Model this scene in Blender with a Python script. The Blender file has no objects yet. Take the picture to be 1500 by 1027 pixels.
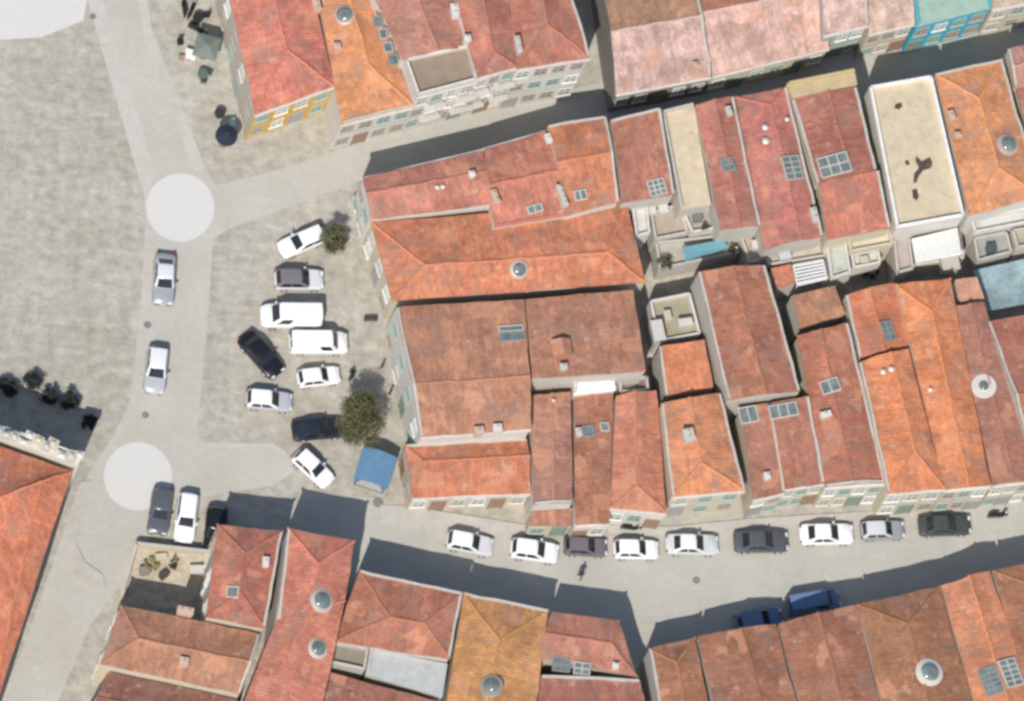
import bpy, bmesh, math, random
from mathutils import Vector, Matrix, noise as mnoise
C = bpy.context.scene.collection
SC = bpy.context.scene
R = math.radians

# ------------------------------------------------------------------ camera, light, exposure
MPP = 0.055                                   # metres per photograph pixel on the ground
DIST = 900.0
LEAN = (0.17, 0.36)                           # how far tops lean right / up per metre of height
zc = Vector((-LEAN[0], -LEAN[1], 1)).normalized()
xc = Vector((0, 1, 0)).cross(zc).normalized()
yc = zc.cross(xc)
cam = bpy.data.cameras.new('camera')
cam_o = bpy.data.objects.new('camera', cam); C.objects.link(cam_o)
cam_o.matrix_world = Matrix(((xc.x, yc.x, zc.x, zc.x*DIST), (xc.y, yc.y, zc.y, zc.y*DIST), (xc.z, yc.z, zc.z, zc.z*DIST), (0, 0, 0, 1)))
cam.sensor_width = 36; cam.lens = 36*DIST/(1500*MPP); cam.clip_start = 10; cam.clip_end = 5000
SC.camera = cam_o
SUN_DIR = Vector((0.30, 0.79, -1.0)).normalized()
w = bpy.data.worlds.new('World'); SC.world = w; w.use_nodes = True
nt = w.node_tree
sky = nt.nodes.new('ShaderNodeTexSky'); sky.sky_type = 'NISHITA'; sky.sun_disc = False
sky.sun_elevation = math.asin(-SUN_DIR.z); sky.sun_rotation = math.atan2(-SUN_DIR.x, -SUN_DIR.y)
nt.links.new(sky.outputs[0], nt.nodes['Background'].inputs[0]); nt.nodes['Background'].inputs[1].default_value = 0.105
sun = bpy.data.lights.new('sun', 'SUN'); sun.energy = 3.75; sun.angle = R(0.5); sun.color = (1, .955, .89)
sun_o = bpy.data.objects.new('sun', sun); C.objects.link(sun_o)
sun_o.rotation_euler = SUN_DIR.to_track_quat('-Z', 'Y').to_euler(); sun_o.location = (0, 0, 60)
SC.view_settings.view_transform = 'Standard'; SC.view_settings.look = 'None'
SC.view_settings.exposure = 0.25; SC.view_settings.gamma = 1
SC.cycles.pixel_filter_type = 'BLACKMAN_HARRIS'; SC.cycles.filter_width = 3.0

# ------------------------------------------------------------------ helpers
def G(px, py, z=0.0):
    """plan point of a photograph pixel on the horizontal plane at height z"""
    d = xc*((px-750)*MPP) + yc*(-(py-513.5)*MPP) - zc*DIST
    o = zc*DIST
    t = (z-o.z)/d.z
    return o + d*t
def lin(c): return tuple(((v/255)/12.92 if v/255 <= .04045 else ((v/255+.055)/1.055)**2.4) for v in c)
def col(c, k=0.70):
    return tuple(min(.9, v*k) for v in lin(c)) + (1,)
def tag(o, label=None, cat=None, group=None, kind=None):
    if label: o['label'] = label
    if cat: o['category'] = cat
    if group: o['group'] = group
    if kind: o['kind'] = kind
    return o
def empty(name, loc, rz=0):
    o = bpy.data.objects.new(name, None); C.objects.link(o)
    o.location = loc; o.rotation_euler = (0, 0, rz); o.empty_display_size = .3
    return o
def link(name, me, parent=None, loc=(0, 0, 0), rot=(0, 0, 0), color=None):
    o = bpy.data.objects.new(name, me); C.objects.link(o)
    o.location = loc; o.rotation_euler = rot
    if parent: o.parent = parent
    if color: o.color = color
    return o
def build(name, bm, mat, parent=None, smooth=False, angle=None, **k):
    me = bpy.data.meshes.new(name)
    bmesh.ops.recalc_face_normals(bm, faces=bm.faces[:])
    bm.to_mesh(me); bm.free()
    for m in (mat if isinstance(mat, (list, tuple)) else [mat]): me.materials.append(m)
    if smooth:
        for p in me.polygons: p.use_smooth = True
        if angle: me.set_sharp_from_angle(angle=angle)
    return link(name, me, parent, **k)
def copy_tree(o, parent=None):
    c = o.copy(); C.objects.link(c)
    if parent: c.parent = parent
    for ch in list(o.children): copy_tree(ch, c)
    return c
def box(bm, x0, x1, y0, y1, z0, z1, M=None, mi=0):
    vs = [bm.verts.new((x, y, z)) for z in (z0, z1) for x, y in ((x0, y0), (x1, y0), (x1, y1), (x0, y1))]
    if M: 
        for v in vs: v.co = M @ v.co
    for f in ((3, 2, 1, 0), (4, 5, 6, 7), (0, 1, 5, 4), (1, 2, 6, 5), (2, 3, 7, 6), (3, 0, 4, 7)):
        bm.faces.new([vs[i] for i in f]).material_index = mi
    return vs
def beam(bm, p, q, wd, z0, z1):
    """upright-sided bar from p to q, wd wide, z0 below to z1 above the line"""
    p, q = Vector(p), Vector(q)
    d = (q-p); d.z = 0; d.normalize(); n = Vector((-d.y, d.x, 0))*(wd/2)
    vs = [bm.verts.new(a+s*n+Vector((0, 0, z))) for z in (z0, z1) for a, s in ((p, 1), (p, -1), (q, -1), (q, 1))]
    for f in ((3, 2, 1, 0), (4, 5, 6, 7), (0, 1, 5, 4), (1, 2, 6, 5), (2, 3, 7, 6), (3, 0, 4, 7)):
        bm.faces.new([vs[i] for i in f])
def tube(bm, p, q, r0, r1=None, n=10, caps=True, mi=0):
    p, q = Vector(p), Vector(q); r1 = r0 if r1 is None else r1
    d = (q-p).normalized(); a = d.orthogonal().normalized(); b = d.cross(a)
    ra = [bm.verts.new(p+(a*math.cos(t)+b*math.sin(t))*r0) for t in [2*math.pi*i/n for i in range(n)]]
    rb = [bm.verts.new(q+(a*math.cos(t)+b*math.sin(t))*r1) for t in [2*math.pi*i/n for i in range(n)]]
    for i in range(n):
        j = (i+1) % n; bm.faces.new((ra[i], ra[j], rb[j], rb[i])).material_index = mi
    if caps:
        bm.faces.new(ra[::-1]).material_index = mi; bm.faces.new(rb).material_index = mi

def loft(bm, rings):
    rr = [[bm.verts.new(p) for p in r] for r in rings]; n = len(rr[0])
    for a, b in zip(rr, rr[1:]):
        for i in range(n): bm.faces.new((a[i], a[(i+1) % n], b[(i+1) % n], b[i]))
    bm.faces.new(rr[0][::-1]); bm.faces.new(rr[-1])

# ------------------------------------------------------------------ materials
def nodes(name):
    m = bpy.data.materials.new(name); m.use_nodes = True
    return m, m.node_tree, m.node_tree.nodes['Principled BSDF']
def nd(t, typ, **k):
    n = t.nodes.new(typ)
    for a, v in k.items(): setattr(n, a, v)
    return n
def noise_n(t, vec, scale, detail=4, rough=.6):
    n = nd(t, 'ShaderNodeTexNoise'); n.inputs['Scale'].default_value = scale
    n.inputs['Detail'].default_value = detail; n.inputs['Roughness'].default_value = rough
    t.links.new(vec, n.inputs['Vector']); return n.outputs['Fac']
def ramp(t, fac, a, b, va, vb):
    n = nd(t, 'ShaderNodeMapRange'); n.inputs[1].default_value = a; n.inputs[2].default_value = b
    n.inputs[3].default_value = va; n.inputs[4].default_value = vb
    t.links.new(fac, n.inputs[0]); return n.outputs[0]
def math_n(t, op, a, b):
    n = nd(t, 'ShaderNodeMath', operation=op)
    for i, v in enumerate((a, b)):
        if isinstance(v, (int, float)): n.inputs[i].default_value = v
        else: t.links.new(v, n.inputs[i])
    return n.outputs[0]
def mixc(t, fac, a, b, mode='MIX'):
    n = nd(t, 'ShaderNodeMix', data_type='RGBA', blend_type=mode)
    for i, v in ((0, fac), (6, a), (7, b)):
        if isinstance(v, (int, float)): n.inputs[i].default_value = v
        elif isinstance(v, tuple): n.inputs[i].default_value = v if len(v) == 4 else v+(1,)
        else: t.links.new(v, n.inputs[i])
    return n.outputs[2]
def vscale(t, vec, s):
    n = nd(t, 'ShaderNodeVectorMath', operation='MULTIPLY'); t.links.new(vec, n.inputs[0]); n.inputs[1].default_value = s
    return n.outputs[0]
def tint(t, c, v):
    cmb = nd(t, 'ShaderNodeCombineColor')
    for i in range(3): t.links.new(v, cmb.inputs[i])
    return mixc(t, 1.0, c, cmb.outputs[0], 'MULTIPLY')

def make_roof_mat():
    m, t, b = nodes('clay_tile')
    oi = nd(t, 'ShaderNodeObjectInfo'); geo = nd(t, 'ShaderNodeNewGeometry'); uv = nd(t, 'ShaderNodeUVMap', uv_map='UVMap')
    P = geo.outputs['Position']; U = uv.outputs[0]
    big = noise_n(t, P, .33, 4, .54)
    mid = noise_n(t, P, 1.3, 4, .65)
    fine = noise_n(t, P, 5.5, 3, .6)
    streak = noise_n(t, vscale(t, U, (2.6, .22, 1)), 1.0, 4, .6)
    tile = nd(t, 'ShaderNodeTexVoronoi'); tile.inputs['Scale'].default_value = 1
    t.links.new(vscale(t, U, (4.2, 2.6, 1)), tile.inputs['Vector'])
    tv = nd(t, 'ShaderNodeSeparateColor'); t.links.new(tile.outputs['Color'], tv.inputs[0])
    v = math_n(t, 'MULTIPLY', ramp(t, big, .3, .7, .78, 1.18), ramp(t, mid, .3, .7, .80, 1.18))
    v = math_n(t, 'MULTIPLY', v, ramp(t, fine, .3, .7, .88, 1.12))
    v = math_n(t, 'MULTIPLY', v, ramp(t, streak, .3, .7, .86, 1.13))
    v = math_n(t, 'MULTIPLY', v, ramp(t, tv.outputs[0], 0, 1, .87, 1.12))
    c = tint(t, oi.outputs['Color'], v)
    hue = noise_n(t, P, .42, 5, .72)
    c = mixc(t, ramp(t, hue, .50, .66, 0, .55), c, tint(t, mixc(t, 1.0, c, (.86, .80, .78, 1), 'MULTIPLY'), ramp(t, hue, .5, .7, 1, .82)))
    c = mixc(t, ramp(t, hue, .34, .46, .55, 0), c, mixc(t, 1.0, c, (1.12, 1.02, .86, 1), 'MULTIPLY'))
    run = noise_n(t, vscale(t, U, (1.5, .10, 1)), 1.0, 5, .7)
    c = mixc(t, ramp(t, run, .54, .70, 0, .55), c, (.24, .165, .135, 1))
    # patches of replaced tiles, fresher or older than their neighbours
    pv = nd(t, 'ShaderNodeTexVoronoi', distance='CHEBYCHEV'); pv.inputs['Scale'].default_value = 1
    wob = noise_n(t, P, 2.2, 3, .6)
    add = nd(t, 'ShaderNodeVectorMath', operation='ADD'); t.links.new(vscale(t, U, (.55, .80, 1)), add.inputs[0])
    cw = nd(t, 'ShaderNodeCombineXYZ'); t.links.new(math_n(t, 'MULTIPLY', wob, .35), cw.inputs[0]); t.links.new(math_n(t, 'MULTIPLY', wob, .25), cw.inputs[1]); t.links.new(cw.outputs[0], add.inputs[1])
    t.links.new(add.outputs[0], pv.inputs['Vector'])
    pc_ = nd(t, 'ShaderNodeSeparateColor'); t.links.new(pv.outputs['Color'], pc_.inputs[0])
    c = mixc(t, ramp(t, pc_.outputs[0], .86, .90, 0, .38), c, (.60, .29, .17, 1))
    c = mixc(t, ramp(t, pc_.outputs[1], .86, .90, 0, .32), c, (.27, .165, .13, 1))
    # lichen and soot on some tiles, bleached tiles on others
    lich = math_n(t, 'MULTIPLY', ramp(t, noise_n(t, P, .62, 5, .7), .50, .68, 0, .68), ramp(t, oi.outputs['Random'], 0, 1, .35, 1.0))
    c = mixc(t, lich, c, (.23, .15, .115, 1))
    pale = ramp(t, noise_n(t, vscale(t, P, (1, 1, 1)), .9, 5, .72), .58, .72, 0, .5)
    c = mixc(t, pale, c, (.66, .43, .33, 1))
    t.links.new(c, b.inputs['Base Color']); b.inputs['Roughness'].default_value = .85
    sep = nd(t, 'ShaderNodeSeparateXYZ'); t.links.new(U, sep.inputs[0])
    wav = math_n(t, 'SINE', math_n(t, 'MULTIPLY', sep.outputs[0], 2*math.pi/.27), 0)
    crs = math_n(t, 'FRACT', math_n(t, 'MULTIPLY', sep.outputs[1], 1/.36), 0)
    hgt = math_n(t, 'ADD', math_n(t, 'MULTIPLY', wav, .013), math_n(t, 'MULTIPLY', crs, .010))
    hgt = math_n(t, 'ADD', hgt, math_n(t, 'MULTIPLY', mid, .10))
    bp = nd(t, 'ShaderNodeBump'); bp.inputs['Strength'].default_value = .55; bp.inputs['Distance'].default_value = 1
    t.links.new(hgt, bp.inputs['Height']); t.links.new(bp.outputs[0], b.inputs['Normal'])
    return m
def make_plain(name, rough=.8, amp=.18, scale=1.2, dirt=None, bump=0, metal=0, spec=.3):
    """colour comes from the object's own colour, with soft worn variation"""
    m, t, b = nodes(name)
    oi = nd(t, 'ShaderNodeObjectInfo'); geo = nd(t, 'ShaderNodeNewGeometry'); P = geo.outputs['Position']
    n1 = noise_n(t, P, scale, 5, .65); n2 = noise_n(t, P, scale*6, 3, .6)
    v = math_n(t, 'MULTIPLY', ramp(t, n1, .3, .7, 1-amp, 1+amp), ramp(t, n2, .3, .7, 1-amp*.6, 1+amp*.6))
    c = tint(t, oi.outputs['Color'], v)
    if dirt:
        c = mixc(t, ramp(t, noise_n(t, P, scale*.8, 6, .72), .55, .72, 0, dirt[3]), c, dirt[:3]+(1,))
    t.links.new(c, b.inputs['Base Color']); b.inputs['Roughness'].default_value = rough; b.inputs['Metallic'].default_value = metal
    b.inputs['Specular IOR Level'].default_value = spec
    if bump:
        bp = nd(t, 'ShaderNodeBump'); bp.inputs['Strength'].default_value = .6; bp.inputs['Distance'].default_value = bump
        t.links.new(n2, bp.inputs['Height']); t.links.new(bp.outputs[0], b.inputs['Normal'])
    return m
M_ROOF = make_roof_mat()
M_WALL = make_plain('plaster', .85, .07, .8, (.32, .30, .26, .35))
M_FLAT = make_plain('screed', .9, .12, 1.1, (.22, .19, .15, .55), .02)
M_STONE = make_plain('stone', .85, .10, 1.5, (.30, .27, .23, .5))
M_METAL = make_plain('painted_metal', .45, .06, 2, None, 0, .1, .4)
M_PAINT = make_plain('car_paint', .28, .02, 2, None, 0, .0, .5)
M_CLOTH = make_plain('cloth', .9, .10, 2)
M_WOOD = make_plain('painted_wood', .7, .1, 4)
M_LEAF = make_plain('leaves', .7, .30, 1.6, None, 0, 0, .2)
M_BARK = make_plain('bark', .9, .25, 4)
M_RUBBER = make_plain('rubber', .85, .1, 5)
M_TILE = make_plain('ridge_tile', .85, .16, 1.5)
def make_glass(name, c, rough=.12):
    m, t, b = nodes(name)
    geo = nd(t, 'ShaderNodeNewGeometry')
    v = ramp(t, noise_n(t, geo.outputs['Position'], 1.7, 3, .5), .3, .7, .7, 1.3)
    t.links.new(tint(t, c+(1,), v), b.inputs['Base Color']); b.inputs['Roughness'].default_value = rough
    b.inputs['Specular IOR Level'].default_value = .6
    return m
M_GLASS = make_glass('window_glass', (.15, .18, .17))
M_CARGLASS = make_glass('car_glass', (.018, .022, .028), .08)
M_LAMP = make_glass('lamp_lens', (.7, .7, .7), .2)
M_RED = make_glass('tail_lens', (.30, .01, .01), .2)
WHITE = col((236, 230, 220)); CREAM = col((226, 214, 190)); OFFW = col((214, 208, 196)); YEL = col((232, 186, 96))

def make_ground(name, base, alt, k1=.25, k2=2.2, amp=.12, joint=0):
    m, t, b = nodes(name)
    geo = nd(t, 'ShaderNodeNewGeometry'); P = geo.outputs['Position']
    a = noise_n(t, P, k1, 6, .54); f = noise_n(t, P, k2, 5, .7)
    wv = noise_n(t, vscale(t, P, (1.0, 1.5, 1)), 1.0, 6, .72)
    c = mixc(t, ramp(t, a, .35, .68, 0, 1), base+(1,), alt+(1,))
    v = math_n(t, 'MULTIPLY', ramp(t, f, .3, .7, 1-amp, 1+amp), ramp(t, wv, .3, .7, 1-amp, 1+amp))
    st = ramp(t, noise_n(t, P, .8, 7, .75), .60, .74, 1, .82)
    c = tint(t, c, math_n(t, 'MULTIPLY', v, st))
    t.links.new(c, b.inputs['Base Color']); b.inputs['Roughness'].default_value = .92; b.inputs['Specular IOR Level'].default_value = .2
    if joint:
        vo = nd(t, 'ShaderNodeTexVoronoi'); vo.inputs['Scale'].default_value = joint
        t.links.new(P, vo.inputs['Vector'])
        bp = nd(t, 'ShaderNodeBump'); bp.inputs['Strength'].default_value = .5; bp.inputs['Distance'].default_value = .02
        t.links.new(vo.outputs['Distance'], bp.inputs['Height']); t.links.new(bp.outputs[0], b.inputs['Normal'])
    return m
def gc(c, k=.70): return tuple(v*k for v in lin(c))
M_PLAZA = make_ground('plaza_paving', gc((189, 182, 166)), gc((203, 197, 184)), .16, 1.0, .19, 5)
M_ROAD = make_ground('road_paving', gc((204, 199, 186)), gc((214, 210, 200)), .2, 2.0, .05, 7)
M_STREET = make_ground('street_paving', gc((199, 196, 184)), gc((210, 206, 194)), .2, 2.0, .05, 7)
M_ROUND = make_ground('pale_paving', gc((232, 229, 222)), gc((234, 231, 225)), .2, 2.0, .02, 7)
M_PAVE = make_ground('pavement_slabs', gc((214, 209, 198)), gc((203, 198, 188)), .3, 2.0, .06, 3)
M_BORDER = make_ground('pale_setts', gc((216, 212, 202)), gc((208, 203, 192)), .3, 2.0, .06, 5)
M_SAND = make_ground('sandy_yard', gc((222, 212, 190)), gc((200, 184, 158)), .9, 2.6, .18)

# ------------------------------------------------------------------ ground
def sheet(name, pts, mat, z, thick=0):
    bm = bmesh.new()
    f = bm.faces.new([bm.verts.new(G(x, y, 0)+Vector((0, 0, z))) for x, y in pts])
    if f.normal.z < 0: f.normal_flip()
    bmesh.ops.triangulate(bm, faces=[f])
    if thick:
        r = bmesh.ops.extrude_face_region(bm, geom=bm.faces[:])
        for v in r['geom']:
            if isinstance(v, bmesh.types.BMVert): v.co.z -= thick
    return tag(build(name, bm, mat), kind='structure')
def circle(cx, cy, r, n=40): return [(cx+r*math.cos(2*math.pi*i/n), cy+r*math.sin(2*math.pi*i/n)) for i in range(n)]
bm = bmesh.new()
for x, y in ((-1500, -1500), (1500, -1500), (1500, 1500), (-1500, 1500)): bm.verts.new((x, y, 0))
bm.faces.new(bm.verts[:]); tag(build('ground', bm, M_PLAZA), kind='structure')
sheet('forecourt', [(-60, -60), (138, -60), (122, 30), (60, 55), (-60, 62)], M_ROUND, .004)
sheet('road', [(112, -60), (205, -60), (222, 40), (300, 245), (316, 272), (420, 245), (540, 205), (560, 250), (520, 268), (420, 305), (330, 338),
      (312, 352), (306, 450), (288, 640), (300, 648), (400, 650), (420, 662), (432, 690), (400, 712), (330, 722), (245, 742), (195, 830), (130, 920), (80, 1040), (60, 1100), (-40, 1100), (30, 960),
      (100, 760), (132, 690), (165, 640), (190, 590), (206, 450), (213, 330), (212, 290), (180, 180), (145, 60)], M_ROAD, .008)
sheet('road_border', [(112, -60), (140, -60), (160, 40), (190, 130), (230, 262), (213, 300), (212, 290), (180, 180), (145, 60)], M_BORDER, .010)
sheet('road_border', [(205, -60), (222, 40), (300, 245), (284, 250), (212, 60), (194, -60)], M_BORDER, .010)
sheet('road_border', [(300, 648), (400, 650), (420, 662), (414, 668), (396, 657), (300, 655)], M_BORDER, .010)
sheet('map_disc', circle(264, 304, 50), M_ROUND, .012)  # translucent map overlay discs, laid here as pale paving
sheet('map_disc', circle(202, 698, 50), M_ROUND, .012)
sheet('street', [(440, 720), (560, 730), (640, 760), (800, 790), (1100, 772), (1540, 705), (1540, 860), (1300, 900), (1000, 985), (700, 930), (420, 850)], M_STREET, .016)
sheet('upper_street', [(540, 205), (880, 120), (1000, 115), (1560, 0), (1560, 110), (1000, 260), (560, 320)], M_STREET, .016)
sheet('lane', [(905, 880), (938, 880), (990, 1100), (945, 1100)], M_STREET, .020)
sheet('pavement', [(596, 742), (660, 752), (775, 770), (775, 785), (650, 783), (560, 764), (556, 740)], M_PAVE, .12, .115)
sheet('pavement', [(890, 770), (985, 772), (1100, 760), (1300, 748), (1540, 730), (1540, 742), (1300, 760), (1100, 773), (985, 784), (890, 783)], M_PAVE, .12, .115)
sheet('pavement', [(118, 706), (134, 704), (116, 770), (112, 800), (125, 824), (150, 842), (154, 858), (140, 866), (116, 852), (100, 824), (96, 790), (102, 752)], M_PAVE, .12, .115)
sheet('yard', [(200, 800), (310, 812), (300, 900), (186, 885)], M_SAND, .024)

# ------------------------------------------------------------------ houses
def rot_of(p, q): return math.atan2(q.y-p.y, q.x-p.x)
def window_mesh():
    bm = bmesh.new()
    for a in ((-.55, -.45, -.7, .7), (.45, .55, -.7, .7), (-.45, .45, -.7, -.6), (-.45, .45, .6, .7), (-.03, .03, -.6, .6), (-.45, -.03, .05, .1), (.03, .45, .05, .1)):
        box(bm, a[0], a[1], -.05, .07, a[2], a[3])
    box(bm, -.65, .65, -.05, .14, -.79, -.70)
    me = bpy.data.meshes.new('window'); bmesh.ops.recalc_face_normals(bm, faces=bm.faces[:]); bm.to_mesh(me); bm.free(); me.materials.append(M_WOOD); return me
def pane_mesh():
    bm = bmesh.new(); box(bm, -.45, .45, -.04, .02, -.6, .6)
    me = bpy.data.meshes.new('pane'); bmesh.ops.recalc_face_normals(bm, faces=bm.faces[:]); bm.to_mesh(me); bm.free(); me.materials.append(M_GLASS); return me
def door_mesh():
    bm = bmesh.new()
    for a in ((-.62, -.5, 0, 2.35), (.5, .62, 0, 2.35), (-.5, .5, 2.23, 2.35)): box(bm, a[0], a[1], -.05, .09, a[2], a[3])
    box(bm, -.5, .5, -.05, .03, .03, 2.23)
    for z0, z1 in ((.2, .95), (1.1, 2.05)):
        for x0 in (-.42, .06): box(bm, x0, x0+.36, .03, .05, z0, z1)
    me = bpy.data.meshes.new('door'); bmesh.ops.recalc_face_normals(bm, faces=bm.faces[:]); bm.to_mesh(me); bm.free(); me.materials.append(M_WOOD); return me
def handle_mesh():
    bm = bmesh.new(); box(bm, .34, .46, .03, .09, 1.02, 1.06)
    me = bpy.data.meshes.new('handle'); bm.to_mesh(me); bm.free(); me.materials.append(M_METAL); return me
def balcony_mesh():
    bm = bmesh.new(); box(bm, -.85, .85, 0, .6, -.12, 0)
    for i in range(12):
        x = -.82+i*1.64/11; box(bm, x-.012, x+.012, .56, .585, 0, .85)
    box(bm, -.85, .85, .55, .6, .85, .9)
    for s in (-.85, .81): box(bm, s, s+.04, 0, .55, .85, .9); box(bm, s, s+.04, .25, .28, 0, .85)
    me = bpy.data.meshes.new('balcony'); bmesh.ops.recalc_face_normals(bm, faces=bm.faces[:]); bm.to_mesh(me); bm.free(); me.materials.append(M_STONE); return me
WIN, PANE, DOOR, HANDLE, BALC = window_mesh(), pane_mesh(), door_mesh(), handle_mesh(), balcony_mesh()

def bil(q, s, t):           # s: 0 west .. 1 east, t: 0 north .. 1 south ; q = NW NE SE SW
    return q[0]*(1-s)*(1-t)+q[1]*s*(1-t)+q[2]*s*t+q[3]*(1-s)*t
def roof_geo(q, roof, slope):
    """points and faces of a pitched roof over the four eave corners q"""
    V = [p.copy() for p in q]
    k = roof[0]
    if k == 'flat': return V, [(0, 1, 2, 3)]
    if k == 'shed':
        d = roof[1]; run = ((q[3]-q[0]).length+(q[2]-q[1]).length)/2 if d in 'NS' else ((q[1]-q[0]).length+(q[2]-q[3]).length)/2
        for i in {'N': (0, 1), 'S': (2, 3), 'E': (1, 2), 'W': (0, 3)}[d]: V[i].z += run*slope*.6
        return V, [(0, 1, 2, 3)]
    p, t0, t1 = roof[1:4]
    if k == 'x':
        run = ((q[3]-q[0]).length+(q[2]-q[1]).length)/4
        a = bil(q, t0, p); b = bil(q, 1-t1, p); a.z += run*slope; b.z += run*slope
        V += [a, b]; F = [(0, 1, 5, 4), (2, 3, 4, 5)]
        F += [(1, 2, 5)] if t1 else []; F += [(3, 0, 4)] if t0 else []
        if not t0: V[4] += (q[0]-q[1]).normalized()*.0
        return V, F
    run = ((q[1]-q[0]).length+(q[2]-q[3]).length)/4
    a = bil(q, p, t0); b = bil(q, p, 1-t1); a.z += run*slope; b.z += run*slope
    V += [a, b]; F = [(1, 2, 5, 4), (3, 0, 4, 5)]
    F += [(0, 1, 4)] if t0 else []; F += [(2, 3, 5)] if t1 else []
    return V, F
def fnormal(V, f):
    n = Vector()
    for i in range(len(f)):
        a, b = V[f[i]], V[f[(i+1) % len(f)]]
        n += Vector(((a.y-b.y)*(a.z+b.z), (a.z-b.z)*(a.x+b.x), (a.x-b.x)*(a.y+b.y)))
    return n.normalized()
def loop_of(F):
    E = {}
    S = {(f[i], f[(i+1) % len(f)]) for f in F for i in range(len(f))}
    for a, b in S:
        if (b, a) not in S: E[a] = b
    s = next(iter(E)); L = [s]
    while E[L[-1]] != s: L.append(E[L[-1]])
    return L
def inset(V, L, d):
    out = {}
    n = len(L)
    for i in range(n):
        p0, p, p1 = V[L[i-1]], V[L[i]], V[L[(i+1) % n]]
        a = Vector((p.x-p0.x, p.y-p0.y)).normalized(); b = Vector((p1.x-p.x, p1.y-p.y)).normalized()
        na, nb = Vector((-a.y, a.x)), Vector((-b.y, b.x))
        m = (na+nb); m = m/max(.3, m.dot(m)/2) if m.length > 1e-6 else na
        out[L[i]] = V[L[i]]+Vector((m.x*d, m.y*d, 0))
    return out
def on_roof(V, F, px, py, h):
    z = h
    for _ in range(8):
        P = G(px, py, z)
        z2 = None
        for f in F:
            inside = True
            for i in range(len(f)):
                a, b = V[f[i]], V[f[(i+1) % len(f)]]
                if (b.x-a.x)*(P.y-a.y)-(b.y-a.y)*(P.x-a.x) < -1e-4: inside = False; break
            if inside:
                n = fnormal(V, f); a = V[f[0]]
                z2 = a.z-((P.x-a.x)*n.x+(P.y-a.y)*n.y)/n.z; nn = n
        if z2 is None: return G(px, py, h), Vector((0, 0, 1))
        z = z2
    return G(px, py, z), nn
HN = [0]
HOUSES = []
def house(label, q, h, roof, rc, wc=CREAM, slope=.30, win=(), doors=(), par=(), cor=(), chim=(), sky=(), dome=(), balc=False,
          mesh=None, name='house', cat='house', group='tiled houses of the old town', shutter=None, parc=None, frontc=None, wob=1.35, vents=(), dorm=(), rc2=None, stain=()):
    rc_ = rc
    HN[0] += 1; rnd = random.Random(HN[0])
    Q = [G(x, y, h) for x, y in (q or [])]
    if mesh:
        V = [G(x, y, h+z)+Vector((0, 0, 0)) for x, y, z in mesh[0]]; F = list(mesh[1])
    else: V, F = roof_geo(Q, roof, slope)
    F = [f if fnormal(V, f).z > 0 else tuple(reversed(f)) for f in F]
    L = loop_of(F)
    base = sum((V[i] for i in L), Vector())/len(L); base.z = 0
    root = empty(name, base); tag(root, label, cat, group)
    V = [v-base for v in V]; Q = [v-base for v in Q]
    flat = roof is not None and roof[0] == 'flat' and not mesh
    def sag(p):
        nz = mnoise.noise_vector((p+base)*.55+Vector((HN[0]*3.1, 0, 0))); n2 = mnoise.noise_vector((p+base)*1.4)
        return p+Vector((nz.x*.07+n2.x*.03, nz.y*.07+n2.y*.03, nz.z*.09+n2.z*.03))*wob
    # roof slab
    VO = inset(V, L, .012)
    big = max((V[L[i]]-V[L[i-1]]).length for i in range(len(L)))
    parts = [(F, rc)] if rc2 is None else [([f], rc2 if k == 0 else rc) for k, f in enumerate(F)]
    for FS, cc in parts:
        bm = bmesh.new(); uvl = bm.loops.layers.uv.new('UVMap')
        vs = {i: bm.verts.new(VO.get(i, V[i])) for f in FS for i in f}
        for f in FS:
            fc = bm.faces.new([vs[i] for i in f]); n = fnormal(V, f)
            u = Vector((0, 0, 1)).cross(n); u = u.normalized() if u.length > .02 else Vector((1, 0, 0)); v = n.cross(u)
            o = rnd.random()*50
            for lp in fc.loops: lp[uvl].uv = (lp.vert.co.dot(u)+o, lp.vert.co.dot(v)+o)
        if not flat:
            bmesh.ops.subdivide_edges(bm, edges=bm.edges[:], cuts=max(2, min(8, int(big/1.2))), use_grid_fill=True)
            for v in bm.verts:
                v.co = sag(v.co)
        th = .14 if not flat else .10
        top = bm.faces[:]
        bnd = [e for e in bm.edges if e.is_boundary]
        low = {v: bm.verts.new(v.co-Vector((0, 0, th))) for v in bm.verts[:]}
        for f in top: bm.faces.new([low[v] for v in reversed(f.verts)])
        for e in bnd:
            a, b = e.verts
            bm.faces.new((b, a, low[a], low[b]))
        ro = build('roof', bm, M_FLAT if flat else M_ROOF, root, smooth=not flat, angle=R(9), color=cc)
    for px_, py_, pts in stain:
        P, n = on_roof([v+base for v in V], F, px_, py_, h)
        bm = bmesh.new(); f = bm.faces.new([bm.verts.new(G(x, y, h)-base+Vector((0, 0, .006))) for x, y in pts])
        if f.normal.z < 0: f.normal_flip()
        bmesh.ops.triangulate(bm, faces=[f]); build('stain', bm, M_FLAT, ro, color=(.075, .058, .042, 1))
    # wall body
    bm = bmesh.new(); WI = inset(V, L, .05)
    drop = .20 if flat else .17
    tv = {i: bm.verts.new(WI.get(i, V[i])-Vector((0, 0, drop))) for i in range(len(V))}
    for f in F: bm.faces.new([tv[i] for i in f])
    bv = {i: bm.verts.new((WI[i].x, WI[i].y, 0)) for i in L}
    for i in range(len(L)):
        a, b = L[i], L[(i+1) % len(L)]
        bm.faces.new((tv[b], tv[a], bv[a], bv[b]))
    bm.faces.new([bv[i] for i in reversed(L)])
    build('wall', bm, M_WALL, root, color=wc)
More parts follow.
